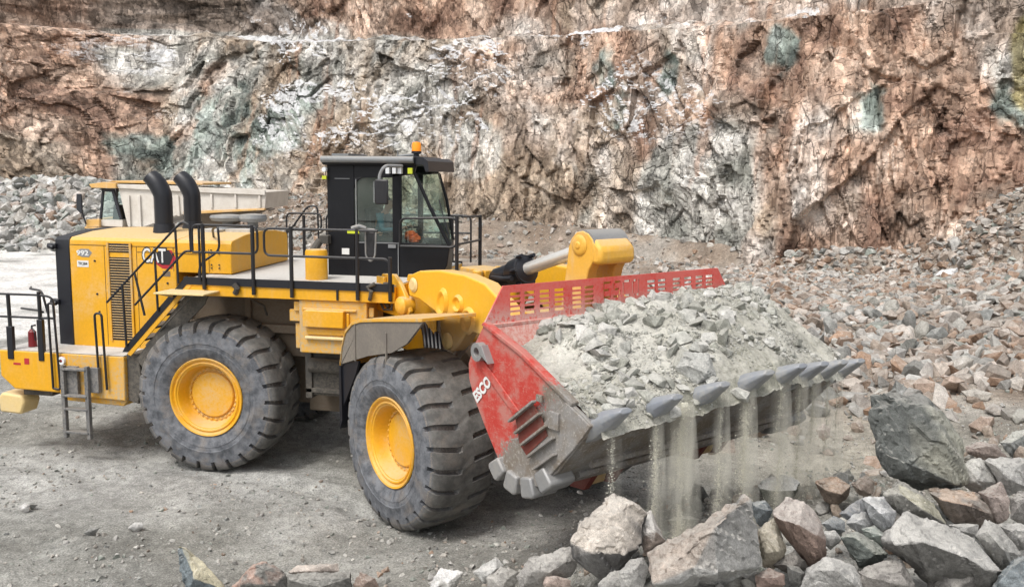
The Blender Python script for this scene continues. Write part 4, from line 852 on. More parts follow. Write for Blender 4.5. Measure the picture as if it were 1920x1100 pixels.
m = MB(Ff); m.prism([(2.26, 4.50), (2.42, 4.45), (2.55, 4.34), (2.56, 4.16), (2.48, 4.10), (2.34, 4.12)], -.335, .335); m.box(1.85, 2.15, -.17, .17, 3.2, 3.7); m.build('crank_head', 'yellow_crank', LD, .05)
m = MB(Ff); m.lathe([(.001, -.33), (.235, -.33), (.235, .33), (.001, .33)], (2.20, 0, 4.345), 'y', 32); m.build('crank_pin', 'steel', LD)
m = MB(Ff); A0, A1 = np.array([-1.35, 0, 3.28]), np.array([2.13, 0, 4.36]); dd = (A1-A0)/np.linalg.norm(A1-A0)
m.tube([A0, A0+dd*1.92], .18, 20); m.tube([A0+dd*1.88, A0+dd*2.0], .225, 20); tc = m.build('tilt_cylinder', 'black', LD)
m = MB(Ff); m.tube([A0+dd*1.62, A0+dd*1.70, A0+dd*1.98, A0+dd*2.03], [.18, .22, .235, .15], 20)
for k in range(6): an = k*1.05; c = A0+dd*1.9; o_ = np.array([0, math.cos(an)*.24, math.sin(an)*.24]); m.tube([c+o_, c+o_+dd*.13], .032, 8)
m.tube([A0+dd*1.3+np.array([0, -.18, .02]), A0+dd*1.7+np.array([0, -.24, -.08]), A0+dd*1.95+np.array([0, -.26, -.12])], .04, 8); m.build('cylinder_head', 'black', tc)
m = MB(Ff); m.tube([A0+dd*1.98, A1-dd*.16], .10, 18); m.build('tilt_rod', 'chrome', LD)
m = MB(Ff); m.tube([A1-dd*.24, A1+dd*.05], .15, 16); m.box(-.9, -.2, -.25, .25, 3.62, 3.80); m.lathe([(.09, 0), (.09, .08), (.001, .09)], (-.25, -.35, 3.72), 'z', 14); m.build('cylinder_eye', 'yellow_dirty', LD, .02)
m = MB(Ff); m.tube([(1.72, 0, 2.75), (2.35, 0, 2.55)], .12, 12); m.build('tilt_link', 'yellow_dirty', LD)
m = MB(Ff)
for i in range(5): m.rtube([(-1.7, -.35-.07*i, 3.0), (-1.1, -.55-.07*i, 2.85-.02*i), (-.7, -.75-.07*i, 2.3)], .032, .25)
m.build('brake_hoses', 'black', LD)
# ---- bucket
BK = empty('bucket', (0, 0, 0), LD); BK['label'] = 'wide red rock bucket worn to grey steel at the lip'
shell = [(2.64, 3.50), (2.44, 3.22), (2.32, 2.97), (2.33, 2.78), (2.44, 2.55), (2.70, 2.20), (2.97, 1.86), (3.15, 1.75), (3.40, 1.71), (3.72, 1.78), (4.05, 2.02), (4.34, 2.36), (4.60, 2.68)]
def inset(pl, d):
    out = []
    for i, p in enumerate(pl):
        a = np.array(pl[max(i-1, 0)]); b = np.array(pl[min(i+1, len(pl)-1)]); t = (b-a)/np.linalg.norm(b-a); out.append((p[0]-t[1]*d, p[1]+t[0]*d))
    return out
ins = inset(shell, .06)
W2 = 2.36
m = MB(Ff); n = len(shell)
V = [(x, y, z) for y in (-W2+.05, W2-.05) for x, z in shell] + [(x, y, z) for y in (-W2+.05, W2-.05) for x, z in ins]
F = []
for i in range(n-1): F += [(i, i+1, n+i+1, n+i), (2*n+i, 3*n+i, 3*n+i+1, 2*n+i+1)]
F += [(0, n, 3*n, 2*n), (n-1, 3*n-1, 4*n-1, 2*n-1)]
m.add(V, F); m.build('bucket_shell', 'bucket', BK, 0, 50, tint=True)
side = shell[:] + [(4.45, 2.76), (4.28, 2.83), (3.36, 3.27)]
for s in (-1, 1):
    m = MB(Ff); m.prism(side, s*W2, s*(W2-.05)); m.prism([(3.05, 1.80), (3.40, 1.70), (3.78, 1.78), (4.34, 2.36), (4.60, 2.68), (4.2, 2.86), (3.6, 2.35), (3.2, 2.2)], s*(W2+.035), s*W2)
    m.prism([(2.50, 3.16), (2.72, 3.02), (3.92, 2.2), (4.02, 2.06), (3.75, 2.2), (2.6, 2.95)], s*(W2+.02), s*W2)
    sp = m.build('side_plate', 'bucket', BK, .012, 30, tint=True)
    if s < 0: sp['label'] = 'near side plate, red above and bare steel below'
    m = MB(Ff); m.prism([(2.62, 3.50), (2.66, 3.54), (3.38, 3.30), (4.3, 2.87), (4.28, 2.82), (3.36, 3.25)], s*(W2+.03), s*(W2-.08)); m.build('side_edge', 'bucket', BK, .01, tint=True)
    # lifting eye
    m = MB(Ff); c = (2.62, 3.17); R0, R1 = .115, .055; K = 24
    out = [(c[0]+R0*math.cos(2*math.pi*k/K), c[1]+R0*math.sin(2*math.pi*k/K)) for k in range(K)]
    out[0] = (2.86, 3.06); out[1] = (2.80, 3.15); out[2] = (2.72, 3.27)
    inn = [(c[0]+R1*math.cos(2*math.pi*k/K), c[1]+R1*math.sin(2*math.pi*k/K)) for k in range(K)]
    V = [(x, s*(W2+h), z) for h in (0, .10) for x, z in out] + [(x, s*(W2+h), z) for h in (0, .10) for x, z in inn]
    F = []
    for k in range(K): k2 = (k+1) % K; F += [(k, k2, K+k2, K+k), (2*K+k, 3*K+k, 3*K+k2, 2*K+k2), (K+k, K+k2, 3*K+k2, 3*K+k)]
    m.add(V, F); m.build('lifting_eye', 'pale' if 0 else 'steel', BK, .008)
    # wear ribs over a dark plate, recess shade put into its colour
    m = MB(Ff); m.prism([(3.32, 2.55), (3.62, 2.75), (3.80, 2.62), (3.92, 2.42), (3.55, 2.10), (3.42, 2.20)], s*(W2+.045), s*(W2+.038)); m.build('rib_shade_plate', 'reddark', BK)
    m = MB(Ff)
    for k in range(5):
        a = np.array([3.26+.115*k, 2.46-.115*k]); b = a+np.array([.44, .33])*(1 if k < 4 else .8); t = np.array([.018, -.024])
        m.prism([tuple(a), tuple(b), tuple(b+t), tuple(a+t)], s*(W2+.11), s*(W2+.04), t=1.)
    m.box(3.95, 4.12, s*(W2+.07), s*(W2+.03), 2.52, 2.72, 1.); m.box(3.72, 3.82, s*(W2+.06), s*(W2+.03), 2.78, 2.86, 1.)
    m.build('wear_rib', 'bucket', BK, .006, tint=True)
    # heel shrouds
    for k, (x, z, an) in enumerate(((3.02, 1.80, -48), (3.30, 1.71, -12), (3.60, 1.73, 14), (3.88, 1.90, 38))):
        ca, sa = math.cos(R_(an)), math.sin(R_(an)); L = [(-.13, -.09), (-.10, -.13), (.08, -.13), (.12, -.09), (.10, .12), (-.10, .12)]
        P = [(x+u*ca-v*sa, z+u*sa+v*ca) for u, v in L]; m = MB(Ff); m.prism(P, s*(W2+.09), s*(W2-.30)); m.build('heel_shroud', 'steel', BK, .03)
# spade lip
def lipx(y): return 4.60 + .48*(1-abs(y)/W2)**.9
m = MB(Ff); ys = np.linspace(-W2, W2, 25); sl_ = np.array([.46, .28]); sl_ = sl_/np.linalg.norm(sl_)
V = []
for y in ys:
    e = lipx(y)-4.52; L = e/sl_[0]; b = np.array([4.46, 2.58]); tp = b+sl_*L+np.array([0, .0])
    for q in (b+np.array([-.06, .12]), tp+np.array([-.10, .075]), tp+np.array([0, 0]), tp+np.array([-.08, -.05]), b+np.array([.02, -.06])): V.append((q[0], y, q[1]))
k5 = 5; F = [(i*k5+j, i*k5+(j+1) % k5, (i+1)*k5+(j+1) % k5, (i+1)*k5+j) for i in range(24) for j in range(k5)] + [list(range(5)), [24*5+j for j in range(5)][::-1]]
m.add(V, F, 1.); m.build('cutting_lip', 'bucket', BK, .01, 30, tint=True)
def lip_pt(y): L = (lipx(y)-4.52)/sl_[0]; b = np.array([4.46, 2.58])+sl_*L; return b
for k in range(8):
    y = -2.2+4.4*k/7; p = lip_pt(y); ang = math.atan2(sl_[1], sl_[0])-.02; ca, sa = math.cos(ang), math.sin(ang)
    splay = .10*(y/W2); slope = (.20 if y < 0 else -.20)*.6
    def TP(u, v, w_): # u along tooth, v up, w sideways
        return (p[0]+u*ca-v*sa, y+w_+u*splay*.6, p[1]+u*sa+v*ca)
    m = MB(Ff)
    rings = [(-.34, .04, .07, .10), (-.30, .085, .10, .115), (-.10, .095, .10, .125), (.04, .085, .085, .12), (.16, .085, .075, .115), (.30, .065, .05, .10), (.40, .045, .035, .085), (.47, .03, .02, .075)]
    Vs = []; 
    for u, up, dn, hw in rings:
        for cv, cw_ in ((up, -.5), (up, .5), (up*.3, 1), (-dn*.3, 1), (-dn, .6), (-dn, -.6), (-dn*.3, -1), (up*.3, -1)): Vs.append(TP(u*.95, cv*1.25+.02, cw_*hw*1.22))
    F = [(i*8+j, i*8+(j+1) % 8, (i+1)*8+(j+1) % 8, (i+1)*8+j) for i in range(len(rings)-1) for j in range(8)] + [list(range(8))[::-1], [(len(rings)-1)*8+j for j in range(8)]]
    m.add(Vs, F); m.build('bucket_tooth', 'tooth', BK, .012, 50)
for k in range(7):
    y = -2.2+4.4*(k+.5)/7; p = lip_pt(y); hw = .17
    V = []
    for yy in (y-hw, y+hw):
        q = lip_pt(yy)
        for du, dv in ((-.28, .10), (.02, .06), (.07, 0), (.0, -.07), (-.25, -.13)): V.append((q[0]+du*sl_[0]-dv*sl_[1], yy, q[1]+du*sl_[1]+dv*sl_[0]))
    m = MB(Ff); m.add(V, [(j, (j+1) % 5, 5+(j+1) % 5, 5+j) for j in range(5)] + [list(range(5))[::-1], list(range(5, 10))], 1.); m.build('lip_shroud', 'bucket', BK, .02, 30, tint=True)
# floor wear strips and hinge ears
m = MB(Ff)
for x, z in ((3.35, 1.70), (3.62, 1.73), (3.88, 1.88), (4.10, 2.06)): m.tube([(x, -1.9, z-.02), (x, 1.95, z-.02)], .05, 6, t=1.)
m.build('wear_strip', 'bucket', BK, tint=True)
for s in (-1.28, -.82, .82, 1.28):
    m = MB(Ff); m.prism([(2.45, 2.5), (2.75, 2.1), (2.95, 1.55), (3.12, 1.38), (3.38, 1.40), (3.52, 1.6), (3.66, 1.82), (3.1, 1.8)], s-.05, s+.05); m.build('hinge_ear', 'reddark', BK, .01)
# spill guard with cut slots and cut letters
gz0, gz1 = 3.50, 3.955
cut = []
for sg in (-1, 1):
    for c in (1.86, 1.63, 1.38, 1.13, .82, .60):
        for r in range(5): cut.append((sg*c-.085, sg*c+.085, 3.575+.062*r, 3.575+.062*r+.04))
GL = {'E': ['11111', '1....', '1....', '1111.', '1....', '1....', '11111'], 'S': ['.1111', '1....', '1....', '.111.', '....1', '....1', '1111.'], 'C': ['.1111', '1....', '1....', '1....', '1....', '1....', '.1111'], 'O': ['.11.1', '1...1', '1...1', '1...1', '1...1', '1...1', '.1.11']}
for i, ch in enumerate('ESCO'):
    for r, row in enumerate(GL[ch]):
        for c, q in enumerate(row):
            if q == '1': cut.append((-.34+.185*i+.028*c, -.34+.185*i+.028*(c+1), 3.665+.033*(6-r), 3.665+.033*(7-r)))
ys = sorted(set([-2.05, 2.05]+[round(v, 4) for c in cut for v in c[:2]])); zs = sorted(set([gz0, gz1]+[round(v, 4) for c in cut for v in c[2:]]))
ys = np.array(ys); zs = np.array(zs); yc = (ys[1:]+ys[:-1])/2; zcn = (zs[1:]+zs[:-1])/2
hole = np.zeros((len(yc), len(zcn)), bool)
for a, b, c, d in cut: hole |= ((yc > a) & (yc < b))[:, None] & ((zcn > c) & (zcn < d))[None, :]
m = MB(Ff); th_ = .022; nz_ = len(zs)
gx_ = lambda z: 2.62 - (z-gz0)*.05
V = [(gx_(z)+h, y, z) for h in (0, th_) for y in ys for z in zs]; o_ = len(ys)*nz_
F = []
for i in range(len(yc)):
    for j in range(len(zcn)):
        if hole[i, j]: continue
        a, b, c, d = i*nz_+j, (i+1)*nz_+j, (i+1)*nz_+j+1, i*nz_+j+1
        F += [(a, b, c, d), (o_+a, o_+d, o_+c, o_+b)]
        for (p, q), (di, dj) in (((a, b), (0, -1)), ((b, c), (1, 0)), ((c, d), (0, 1)), ((d, a), (-1, 0))):
            ii, jj = i+di, j+dj
            if not (0 <= ii < len(yc) and 0 <= jj < len(zcn)) or hole[ii, jj]: F.append((p, q, o_+q, o_+p))
m.add(V, F)
for s in (-1, 1): m.loft([(gx_(gz0), s*2.05, gz0), (gx_(gz1), s*2.05, gz1), (gx_(gz0), s*2.36, gz0)], [(gx_(gz0)+th_, s*2.05, gz0), (gx_(gz1)+th_, s*2.05, gz1), (gx_(gz0)+th_, s*2.36, gz0)])
sg = m.build('spill_guard', 'guard', BK, 0, 0); sg['label'] = 'slotted red spill guard along the top of the bucket'
m = MB(Ff); m.loft([(2.665, -2.30, 3.50), (2.86, -2.30, 3.10), (2.84, -2.30, 3.09), (2.645, -2.30, 3.48)], [(2.665, 2.30, 3.50), (2.86, 2.30, 3.10), (2.84, 2.30, 3.09), (2.645, 2.30, 3.48)]); m.build('back_liner', 'pinkdust', BK)
m = MB(Ff); m.loft([(2.60, -2.33, 3.50), (2.69, -2.33, 3.50), (2.69, -2.33, 3.46), (2.58, -2.33, 3.46)], [(2.60, 2.33, 3.50), (2.69, 2.33, 3.50), (2.69, 2.33, 3.46), (2.58, 2.33, 3.46)]); m.build('guard_flange', 'pinkdust', BK, .004)
text('ESCO', 'lettering', 'white', BK, (2.53, -2.372, 2.50), (.30, 0, .30), (-.3, 0, .3), (.42, .15), .0, .05, Ff)
m = MB(Ff); m.lathe([(.001, -.004), (.045, -.004), (.05, 0)], (2.60, -2.16, 3.80), 'y', 4); 
# ================================================================== LOAD OF ROCK
def load_z(x, y):
    lx = lipx(y)+.09; s = np.clip((x-2.62)/(lx-2.62), 0, 1); yn = np.clip(np.abs(y)/W2, 0, 1)
    back = np.interp(y, [-2.4, -1.9, -1.2, -.6, 0, .8, 1.5, 2.0, 2.4], [3.12, 3.22, 3.38, 3.47, 3.50, 3.56, 3.64, 3.68, 3.60])
    front = lip_pt_v(y)+.13
    base = back*(1-s) + front*s
    hb = np.sin(math.pi*s**.9)*np.interp(y, [-2.4, -2.0, -1.3, -.5, .5, 1.5, 2.1, 2.4], [-.02, .03, .20, .33, .36, .32, .24, .12])
    return base + hb - .20*sst(.95, 1., s)
def lip_pt_v(y): return 2.58 + sl_[1]*(4.60 + .48*(1-np.clip(np.abs(y)/W2, 0, 1))**.9 - 4.52)/sl_[0]
nx_, ny_ = 150, 260
sx = np.linspace(0, 1, nx_); yy = np.linspace(-W2+.06, W2-.06, ny_); SX, YY = np.meshgrid(sx, yy)
XX = 2.66+(lipx(np.abs(YY)*1.0)+.09-2.66)*SX
ZZ = load_z(XX, YY) + (fbm(XX*2.2, YY*2.2, 601, 4)-.5)*.22
b_, e_, i_ = blocks(XX*5, YY*5, 611); ZZ += b_*.028 + (fbm(XX*9, YY*9, 655, 3)-.5)*.03
b_, e_, i2 = blocks(XX*12, YY*12, 621); ZZ += b_*.014
Vl = Ff(np.stack([XX.ravel(), YY.ravel(), ZZ.ravel()], -1))
lc = pal(fbm(XX*2, YY*2, 631, 4), [(.30, .295, .245), (.43, .42, .365), (.53, .52, .465)], [.3, .5, .7]).reshape(-1, 3)
lt = np.ones((len(lc), 4)); lt[:, :3] = lc
lo_ = finish(npmesh('rock_load', Vl, gridF(nx_, ny_)), 'rock_load', MT['loadrock'], None, 0, tint=lt)
tag(lo_, 'heap of crushed greenish grey rock and fines filling the red bucket', 'rock load', kind='stuff')
r = np.random.default_rng(61); n_ = 14000
s_ = r.random(n_); y_ = r.uniform(-W2+.08, W2-.08, n_); x_ = 2.70+(lipx(y_)+.07-2.70)*s_; S_2 = .016+.03*r.random(n_)+.36*r.random(n_)**42*np.where(y_ < .4, 1, .7)
k_ = r.random(n_) < np.where(y_ < -.6, 1, .8)*sst(.3, .5, fbm(x_*1.6, y_*1.6, 641)); x_, y_, S_2 = x_[k_], y_[k_], S_2[k_]
Pz = Ff(np.stack([x_, y_, load_z(x_, y_)+(fbm(x_*2.2, y_*2.2, 601, 4)-.5)*.22+.1*S_2], -1))
o = scatter('load_stones', Pz, S_2, pal(r.random(len(x_)), [(.30, .30, .26), (.44, .44, .40), (.56, .55, .52)]), 'loadrock', r)
tag(o, 'loose stones lying over the heap in the bucket', 'stones', kind='stuff')
# ================================================================== DRIVER
def skin(name, joints, edges, mat, parent=None, sub=2, root=0):
    me = bpy.data.meshes.new(name); me.from_pydata([j[0] for j in joints], edges, []); o = bpy.data.objects.new(name, me); COL.objects.link(o)
    sm = o.modifiers.new('s', 'SKIN'); sm.use_smooth_shade = True
    ss = o.modifiers.new('u', 'SUBSURF'); ss.levels = sub; ss.render_levels = sub
    for i, j in enumerate(joints): r_ = j[1]; me.skin_vertices[0].data[i].radius = (r_, r_) if not isinstance(r_, tuple) else r_
    me.skin_vertices[0].data[root].use_root = True
    bpy.context.view_layer.update()
    m2 = bpy.data.meshes.new_from_object(o.evaluated_get(bpy.context.evaluated_depsgraph_get())); bpy.data.objects.remove(o)
    m2.name = name; m2.materials.clear(); return finish(m2, name, MT[mat], parent, 60)
DY = -.10
J = [((2.46, DY, 4.00), .13), ((2.47, DY, 4.18), .125), ((2.50, DY, 4.36), .14), ((2.545, DY, 4.48), .065), ((2.585, DY, 4.55), .055), ((2.62, DY, 4.60), .085), ((2.63, DY, 4.67), .092), ((2.62, DY, 4.735), .065), ((2.722, DY, 4.635), .018)]
Ed = [(0, 1), (1, 2), (2, 3), (3, 4), (4, 5), (5, 6), (6, 7), (5, 8)]
def add(p, r_, par): J.append((p, r_)); Ed.append((par, len(J)-1)); return len(J)-1
for s in (-1, 1):
    sh = add((2.52, DY+s*.19, 4.42), .06, 2); el = add((2.60, DY+s*.27, 4.17), .043, sh); wr = add((2.86, DY+s*.20, 4.20), .028, el); pm = add((2.95, DY+s*.17, 4.22), .036, wr)
    for k in range(4): f1 = add((3.00, DY+s*(.20-.022*k), 4.245-.004*k), .010, pm); add((3.035-.005*abs(k-1), DY+s*(.195-.022*k), 4.215), .008, f1)
    t1 = add((2.97, DY+s*.13, 4.25), .011, pm); add((3.01, DY+s*.115, 4.255), .009, t1)
    hp = add((2.50, DY+s*.10, 3.97), .09, 0); kn = add((2.92, DY+s*.15, 4.00), .065, hp); an = add((2.98, DY+s*.15, 3.62), .045, kn); add((3.10, DY+s*.16, 3.50), .042, an)
dr = skin('person', J, Ed, 'skin'); tag(dr, 'person in a teal jacket seated at the wheel inside the black cab', 'person')
J2 = [((2.46, DY, 3.98), .15), ((2.47, DY, 4.18), .145), ((2.50, DY, 4.36), .16), ((2.545, DY, 4.475), .08)]; E2 = [(0, 1), (1, 2), (2, 3)]
for s in (-1, 1):
    J2 += [((2.52, DY+s*.20, 4.42), .075), ((2.60, DY+s*.28, 4.17), .058), ((2.84, DY+s*.205, 4.20), .042)]; b_ = len(J2)-3; E2 += [(2, b_), (b_, b_+1), (b_+1, b_+2)]
skin('jacket', J2, E2, 'jacket', dr)
J3 = [((2.46, DY, 4.0), .14)]; E3 = []
for s in (-1, 1): J3 += [((2.50, DY+s*.10, 3.98), .10), ((2.92, DY+s*.15, 4.00), .076), ((2.98, DY+s*.15, 3.64), .056)]; b_ = len(J3)-3; E3 += [(0, b_), (b_, b_+1), (b_+1, b_+2)]
skin('trousers', J3, E3, 'trousers', dr)
skin('hair', [((2.575, DY, 4.66), .07), ((2.60, DY, 4.73), .075), ((2.65, DY, 4.745), .055)], [(0, 1), (1, 2)], 'hair', dr)
m = MB()
for k in range(2):
    x, z, rx, rz = ((3.20, 4.10, .12, .10), (3.27, 4.05, .10, .09))[k]; V = []; 
    for i in range(9):
        for j in range(14): a = math.pi*i/8; b = 2*math.pi*j/14; q = 1+.22*math.sin(5*a+3*b+k)*math.sin(a); V.append((x+rx*q*math.sin(a)*math.cos(b), -.58+.09*q*math.sin(a)*math.sin(b), z+rz*q*math.cos(a)))
    m.add(V, [(i*14+j, i*14+(j+1) % 14, (i+1)*14+(j+1) % 14, (i+1)*14+j) for i in range(8) for j in range(14)])
o = m.build('work_vest', 'orange', None); tag(o, 'crumpled orange work vest lying on the console behind the cab side window', 'vest')
m = MB(); m.box(3.12, 3.50, -.66, -.46, 3.92, 4.0); m.build('side_shelf', 'seat', cb)

# ================================================================== DUMP TRUCK behind the loader
TK = tag(empty('dump_truck', tuple(np.append(AD(-16, 47.5)[0][:2] if AD(-16, 47.5).ndim > 1 else AD(-16, 47.5)[:2], 0))), 'dusty white rigid dump truck with yellow trim parked behind the loader', 'dump truck')
def tkf(P): return P - np.array(TK.location)
def TP_(x, y, w_): return pxd(x, y, 45) + np.array([FW[0], FW[1], 0])/math.hypot(FW[0], FW[1])*w_
def tb(polys, name, mat, w0, w1, parent=TK, bev=.02, tint=False):
    m = MB(tkf)
    for p in polys: m.loft([TP_(x, y, w0) for x, y in p], [TP_(x, y, w1) for x, y in p])
    return m.build(name, mat, parent, bev)
bd = tb([[(222, 352), (241, 431), (256, 430), (330, 404), (380, 395), (497, 391), (499, 360), (300, 350), (240, 347)]], 'dump_body', 'cream', 0, 4.6)
tb([[(219, 345), (224, 353), (300, 357), (380, 361), (498, 366), (498, 357), (380, 351), (300, 347)]], 'body_rail', 'cream', -.14, 0, bd)
tb([[(x, 366), (x+6, 366), (x+9, 431-(x-240)*.29), (x+4, 431-(x-240)*.29)] for x in (238, 258, 283, 306, 330)], 'body_rib', 'cream', -.12, 0, bd)
tb([[(x, 364), (x+4, 364), (x+5, 390), (x+1, 390)] for x in (352, 395, 440, 485)], 'body_rib', 'cream', -.10, 0, bd)
tb([[(345, 396), (497, 390), (497, 394), (345, 402)]], 'body_edge', 'ochre', -.1, .2, bd)
tb([[(172, 345), (176, 352), (222, 353), (222, 343), (200, 341)]], 'canopy', 'ochre', -.3, 4.8, bd)
tb([[(200, 340), (222, 338.5), (300, 339), (380, 343), (380, 347), (222, 343)]], 'spill_edge', 'ochre', .0, 4.6, bd)
tcab = tb([[(186, 412), (186, 424), (228, 426), (228, 413)]], 'cab', 'cream', 0.1, 1.9)
tb([[(184, 412), (188, 412), (193, 354), (189, 354)], [(222, 412), (228, 412), (212, 356), (206, 356)], [(188, 353), (212, 354), (213, 360), (188, 359)]], 'cab_frame', 'black', .1, .25, tcab)
tb([[(184, 412), (188, 412), (193, 354), (189, 354)], [(222, 412), (228, 412), (212, 356), (206, 356)], [(188, 351), (214, 352), (214, 356), (188, 355)]], 'cab_frame', 'black', 1.7, 1.85, tcab)
sheet([tuple(TP_(x, y, .18)-np.array(TK.location)) for x, y in ((187, 412), (223, 412), (208, 357), (192, 357))], 'cab_window', 'glass', tcab)
sheet([tuple(TP_(x, y, 1.8)-np.array(TK.location)) for x, y in ((187, 412), (223, 412), (208, 357), (192, 357))], 'cab_window', 'glass', tcab)
tb([[(203, 385), (216, 385), (218, 412), (201, 412)]], 'cab_seat', 'seat', .6, 1.4, tcab)
tb([[(163, 411), (163, 425), (188, 425), (188, 411)], [(160, 425), (160, 428), (232, 430), (232, 427)]], 'engine_deck', 'ochre', -.1, 4.2)
m = MB(tkf); m.tube([TP_(165, 420, -.2), TP_(161, 400, -.35), TP_(158, 365, -.35)], .04, 8); mm_ = m.build('mirror_post', 'black', TK)
tb([[(151, 363), (151, 392), (159, 400), (162, 397), (160, 363)]], 'side_mirror', 'black', -.45, -.36, mm_)
m = MB(tkf)
for x in (163, 172, 181): m.tube([TP_(x, 427, -.05), TP_(x, 408, -.05)], .02, 6)
m.tube([TP_(163, 408, -.05), TP_(183, 408, -.05)], .02, 6); m.build('deck_rail', 'grey', TK)
m = MB(tkf)
zf = lambda x, z, w_: np.array([*TP_(x, 430, w_)[:2], z])
m.loft([zf(170, 1.0, 1.4), zf(470, 1.0, 1.4), zf(470, 2.0, 1.4), zf(390, 2.5, 1.4), (zf(240, 1.9, 1.4)), zf(170, 2.3, 1.4)], [zf(170, 1.0, 3.0), zf(470, 1.0, 3.0), zf(470, 2.0, 3.0), zf(390, 2.5, 3.0), zf(240, 1.9, 3.0), zf(170, 2.3, 3.0)])
m.loft([TP_(330, 404, 1.2), TP_(380, 396, 1.2), TP_(480, 393, 1.2), TP_(400, 430, 1.2), TP_(350, 430, 1.2)], [TP_(330, 404, 3.2), TP_(380, 396, 3.2), TP_(480, 393, 3.2), TP_(400, 430, 3.2), TP_(350, 430, 3.2)])
m.build('chassis', 'belly', TK, .02)
for x, w_, l in ((200, .35, 'front'), (200, 4.1, 'front'), (415, .35, 'rear'), (415, 1.0, 'rear'), (415, 3.6, 'rear'), (415, 4.2, 'rear')):
    we = empty('wheel', tuple(zf(x, .95, w_)-np.array(TK.location)), TK); we.rotation_euler = (0, 0, -YAW)
    t_ = tyre0.copy(); COL.objects.link(t_); t_.parent = we; t_.scale = (.70, .42, .70); rr_ = rim0.copy(); COL.objects.link(rr_); rr_.parent = we; rr_.scale = (.70, .42, .70)

# ================================================================== BOULDERS
def boulder(label, outl, h=.25, ridge=(), col=(.33, .32, .3), th=.75, seed=0, D=None, name='boulder', group=None, rough=1., col2=None, cdir=(0, 0, 1)):
    O = np.array(outl, float); mx = O[:, 0].mean()
    if D is None: h = h + (float(np.interp(mx, [300, 700, 900, 1080, 1230], [.02, .1, .25, .72, 1.0])) if O[:, 1].max() > 870 and mx > 340 else 0)
    cy = O[:, 1].max(); cx = O[O[:, 1].argmax(), 0]
    if D is None:
        d = FW + RT2*(cx-960)/FPX - UP2*(cy-550)/FPX; D = (h-CAM[2])/d[2]
        ridge = [(q[0], q[1], q[2]*.8) for q in ridge]
    c = O.mean(0); size = (O.max(0)-O.min(0)).min()*D/FPX; r = np.random.default_rng(seed+int(outl[0][0])*7)
    pts = [pxd(x, y, D + r.uniform(-.08, .08)*size) for x, y in O]
    pts += [pxd(*(c+(np.array(p)-c)*r.uniform(.62, .82)), D+th*size) for p in O]
    pts += [pxd(x, y, D-f) for x, y, f in ridge]
    if not ridge: pts += [pxd(*(c+(np.array(p)-c)*r.uniform(.3, .6)), D-size*r.uniform(.22, .38)) for p in O[::2]]
    bs = pxd(c[0], cy, D+.4*size); pts.append(bs-np.array([0, 0, .05]))
    base = np.mean(pts, 0); base[2] = min(p[2] for p in pts)
    bm = hullmesh([p-base for p in pts])
    bmesh.ops.dissolve_limit(bm, angle_limit=R_(9), verts=bm.verts, edges=bm.edges)
    bmesh.ops.bevel(bm, geom=bm.edges[:], offset=size*.010, segments=1, profile=.6, affect='EDGES', clamp_overlap=True)
    bmesh.ops.triangulate(bm, faces=bm.faces)
    tgt = max(.013, size*.026)
    for _ in range(5):
        L = [e for e in bm.edges if e.calc_length() > tgt*1.8]
        if not L: break
        bmesh.ops.subdivide_edges(bm, edges=L, cuts=1); bmesh.ops.triangulate(bm, faces=[f for f in bm.faces if len(f.verts) > 3])
    bm.normal_update()
    V = np.array([v.co[:] for v in bm.verts])+base; N = np.array([v.normal[:] for v in bm.verts]); s = 1/size
    u1 = V[:, 0]*.8+V[:, 2]*.6+V[:, 1]*.3; u2 = V[:, 1]*.9-V[:, 0]*.35+V[:, 2]*.45
    dsp = (fbm(u1*2.2*s, u2*2.2*s, seed+1, 3)-.5)*.10*size + (fbm(u1*9*s, u2*9*s, seed+2, 3)-.5)*.035*size
    b_, e_, _i = blocks(u1*4.5*s, u2*4.5*s, seed+3); dsp += b_*.045*size; b_, e_, _i = blocks(u1*13*s, u2*13*s, seed+4); dsp += b_*.022*size + (fbm(u1*30*s, u2*30*s, seed+6, 2)-.5)*.012*size
    V2 = V-base + N*dsp[:, None]*rough
    for v, q in zip(bm.verts, V2): v.co = q
    me = bpy.data.meshes.new(name); bm.to_mesh(me); bm.free()
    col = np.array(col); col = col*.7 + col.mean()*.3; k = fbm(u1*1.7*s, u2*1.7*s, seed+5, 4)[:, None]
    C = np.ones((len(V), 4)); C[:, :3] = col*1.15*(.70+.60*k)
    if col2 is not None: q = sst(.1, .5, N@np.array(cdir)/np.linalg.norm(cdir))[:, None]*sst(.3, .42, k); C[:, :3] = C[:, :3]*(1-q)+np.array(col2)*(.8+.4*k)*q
    o = finish(me, name, MT['rock'], None, 28, tint=C); o.location = base
    o['label'] = label; o['category'] = 'rock' if name == 'rock' else 'boulder'
    if group: o['group'] = group
    return o
Z7 = lambda pts: [(x/2.743+1220, y/2.743+700, *r_) for x, y, *r_ in pts]
Z6 = lambda pts: [(x/3.0+640, y/3.0+860, *r_) for x, y, *r_ in pts]
Z5 = lambda pts: [(x/2.743, y/2.743+820, *r_) for x, y, *r_ in pts]
g_ = (.27, .27, .255); lg = (.40, .39, .37); tn = (.40, .35, .27); pk_ = (.38, .28, .23); dg = (.10, .115, .105); bn = (.22, .16, .125); bl = (.17, .20, .215); gn_ = (.25, .29, .26)
FG = 'large blasted boulders heaped in the right foreground'
B = lambda *a, **k: boulder(*a, **{**dict(group=FG), **k})
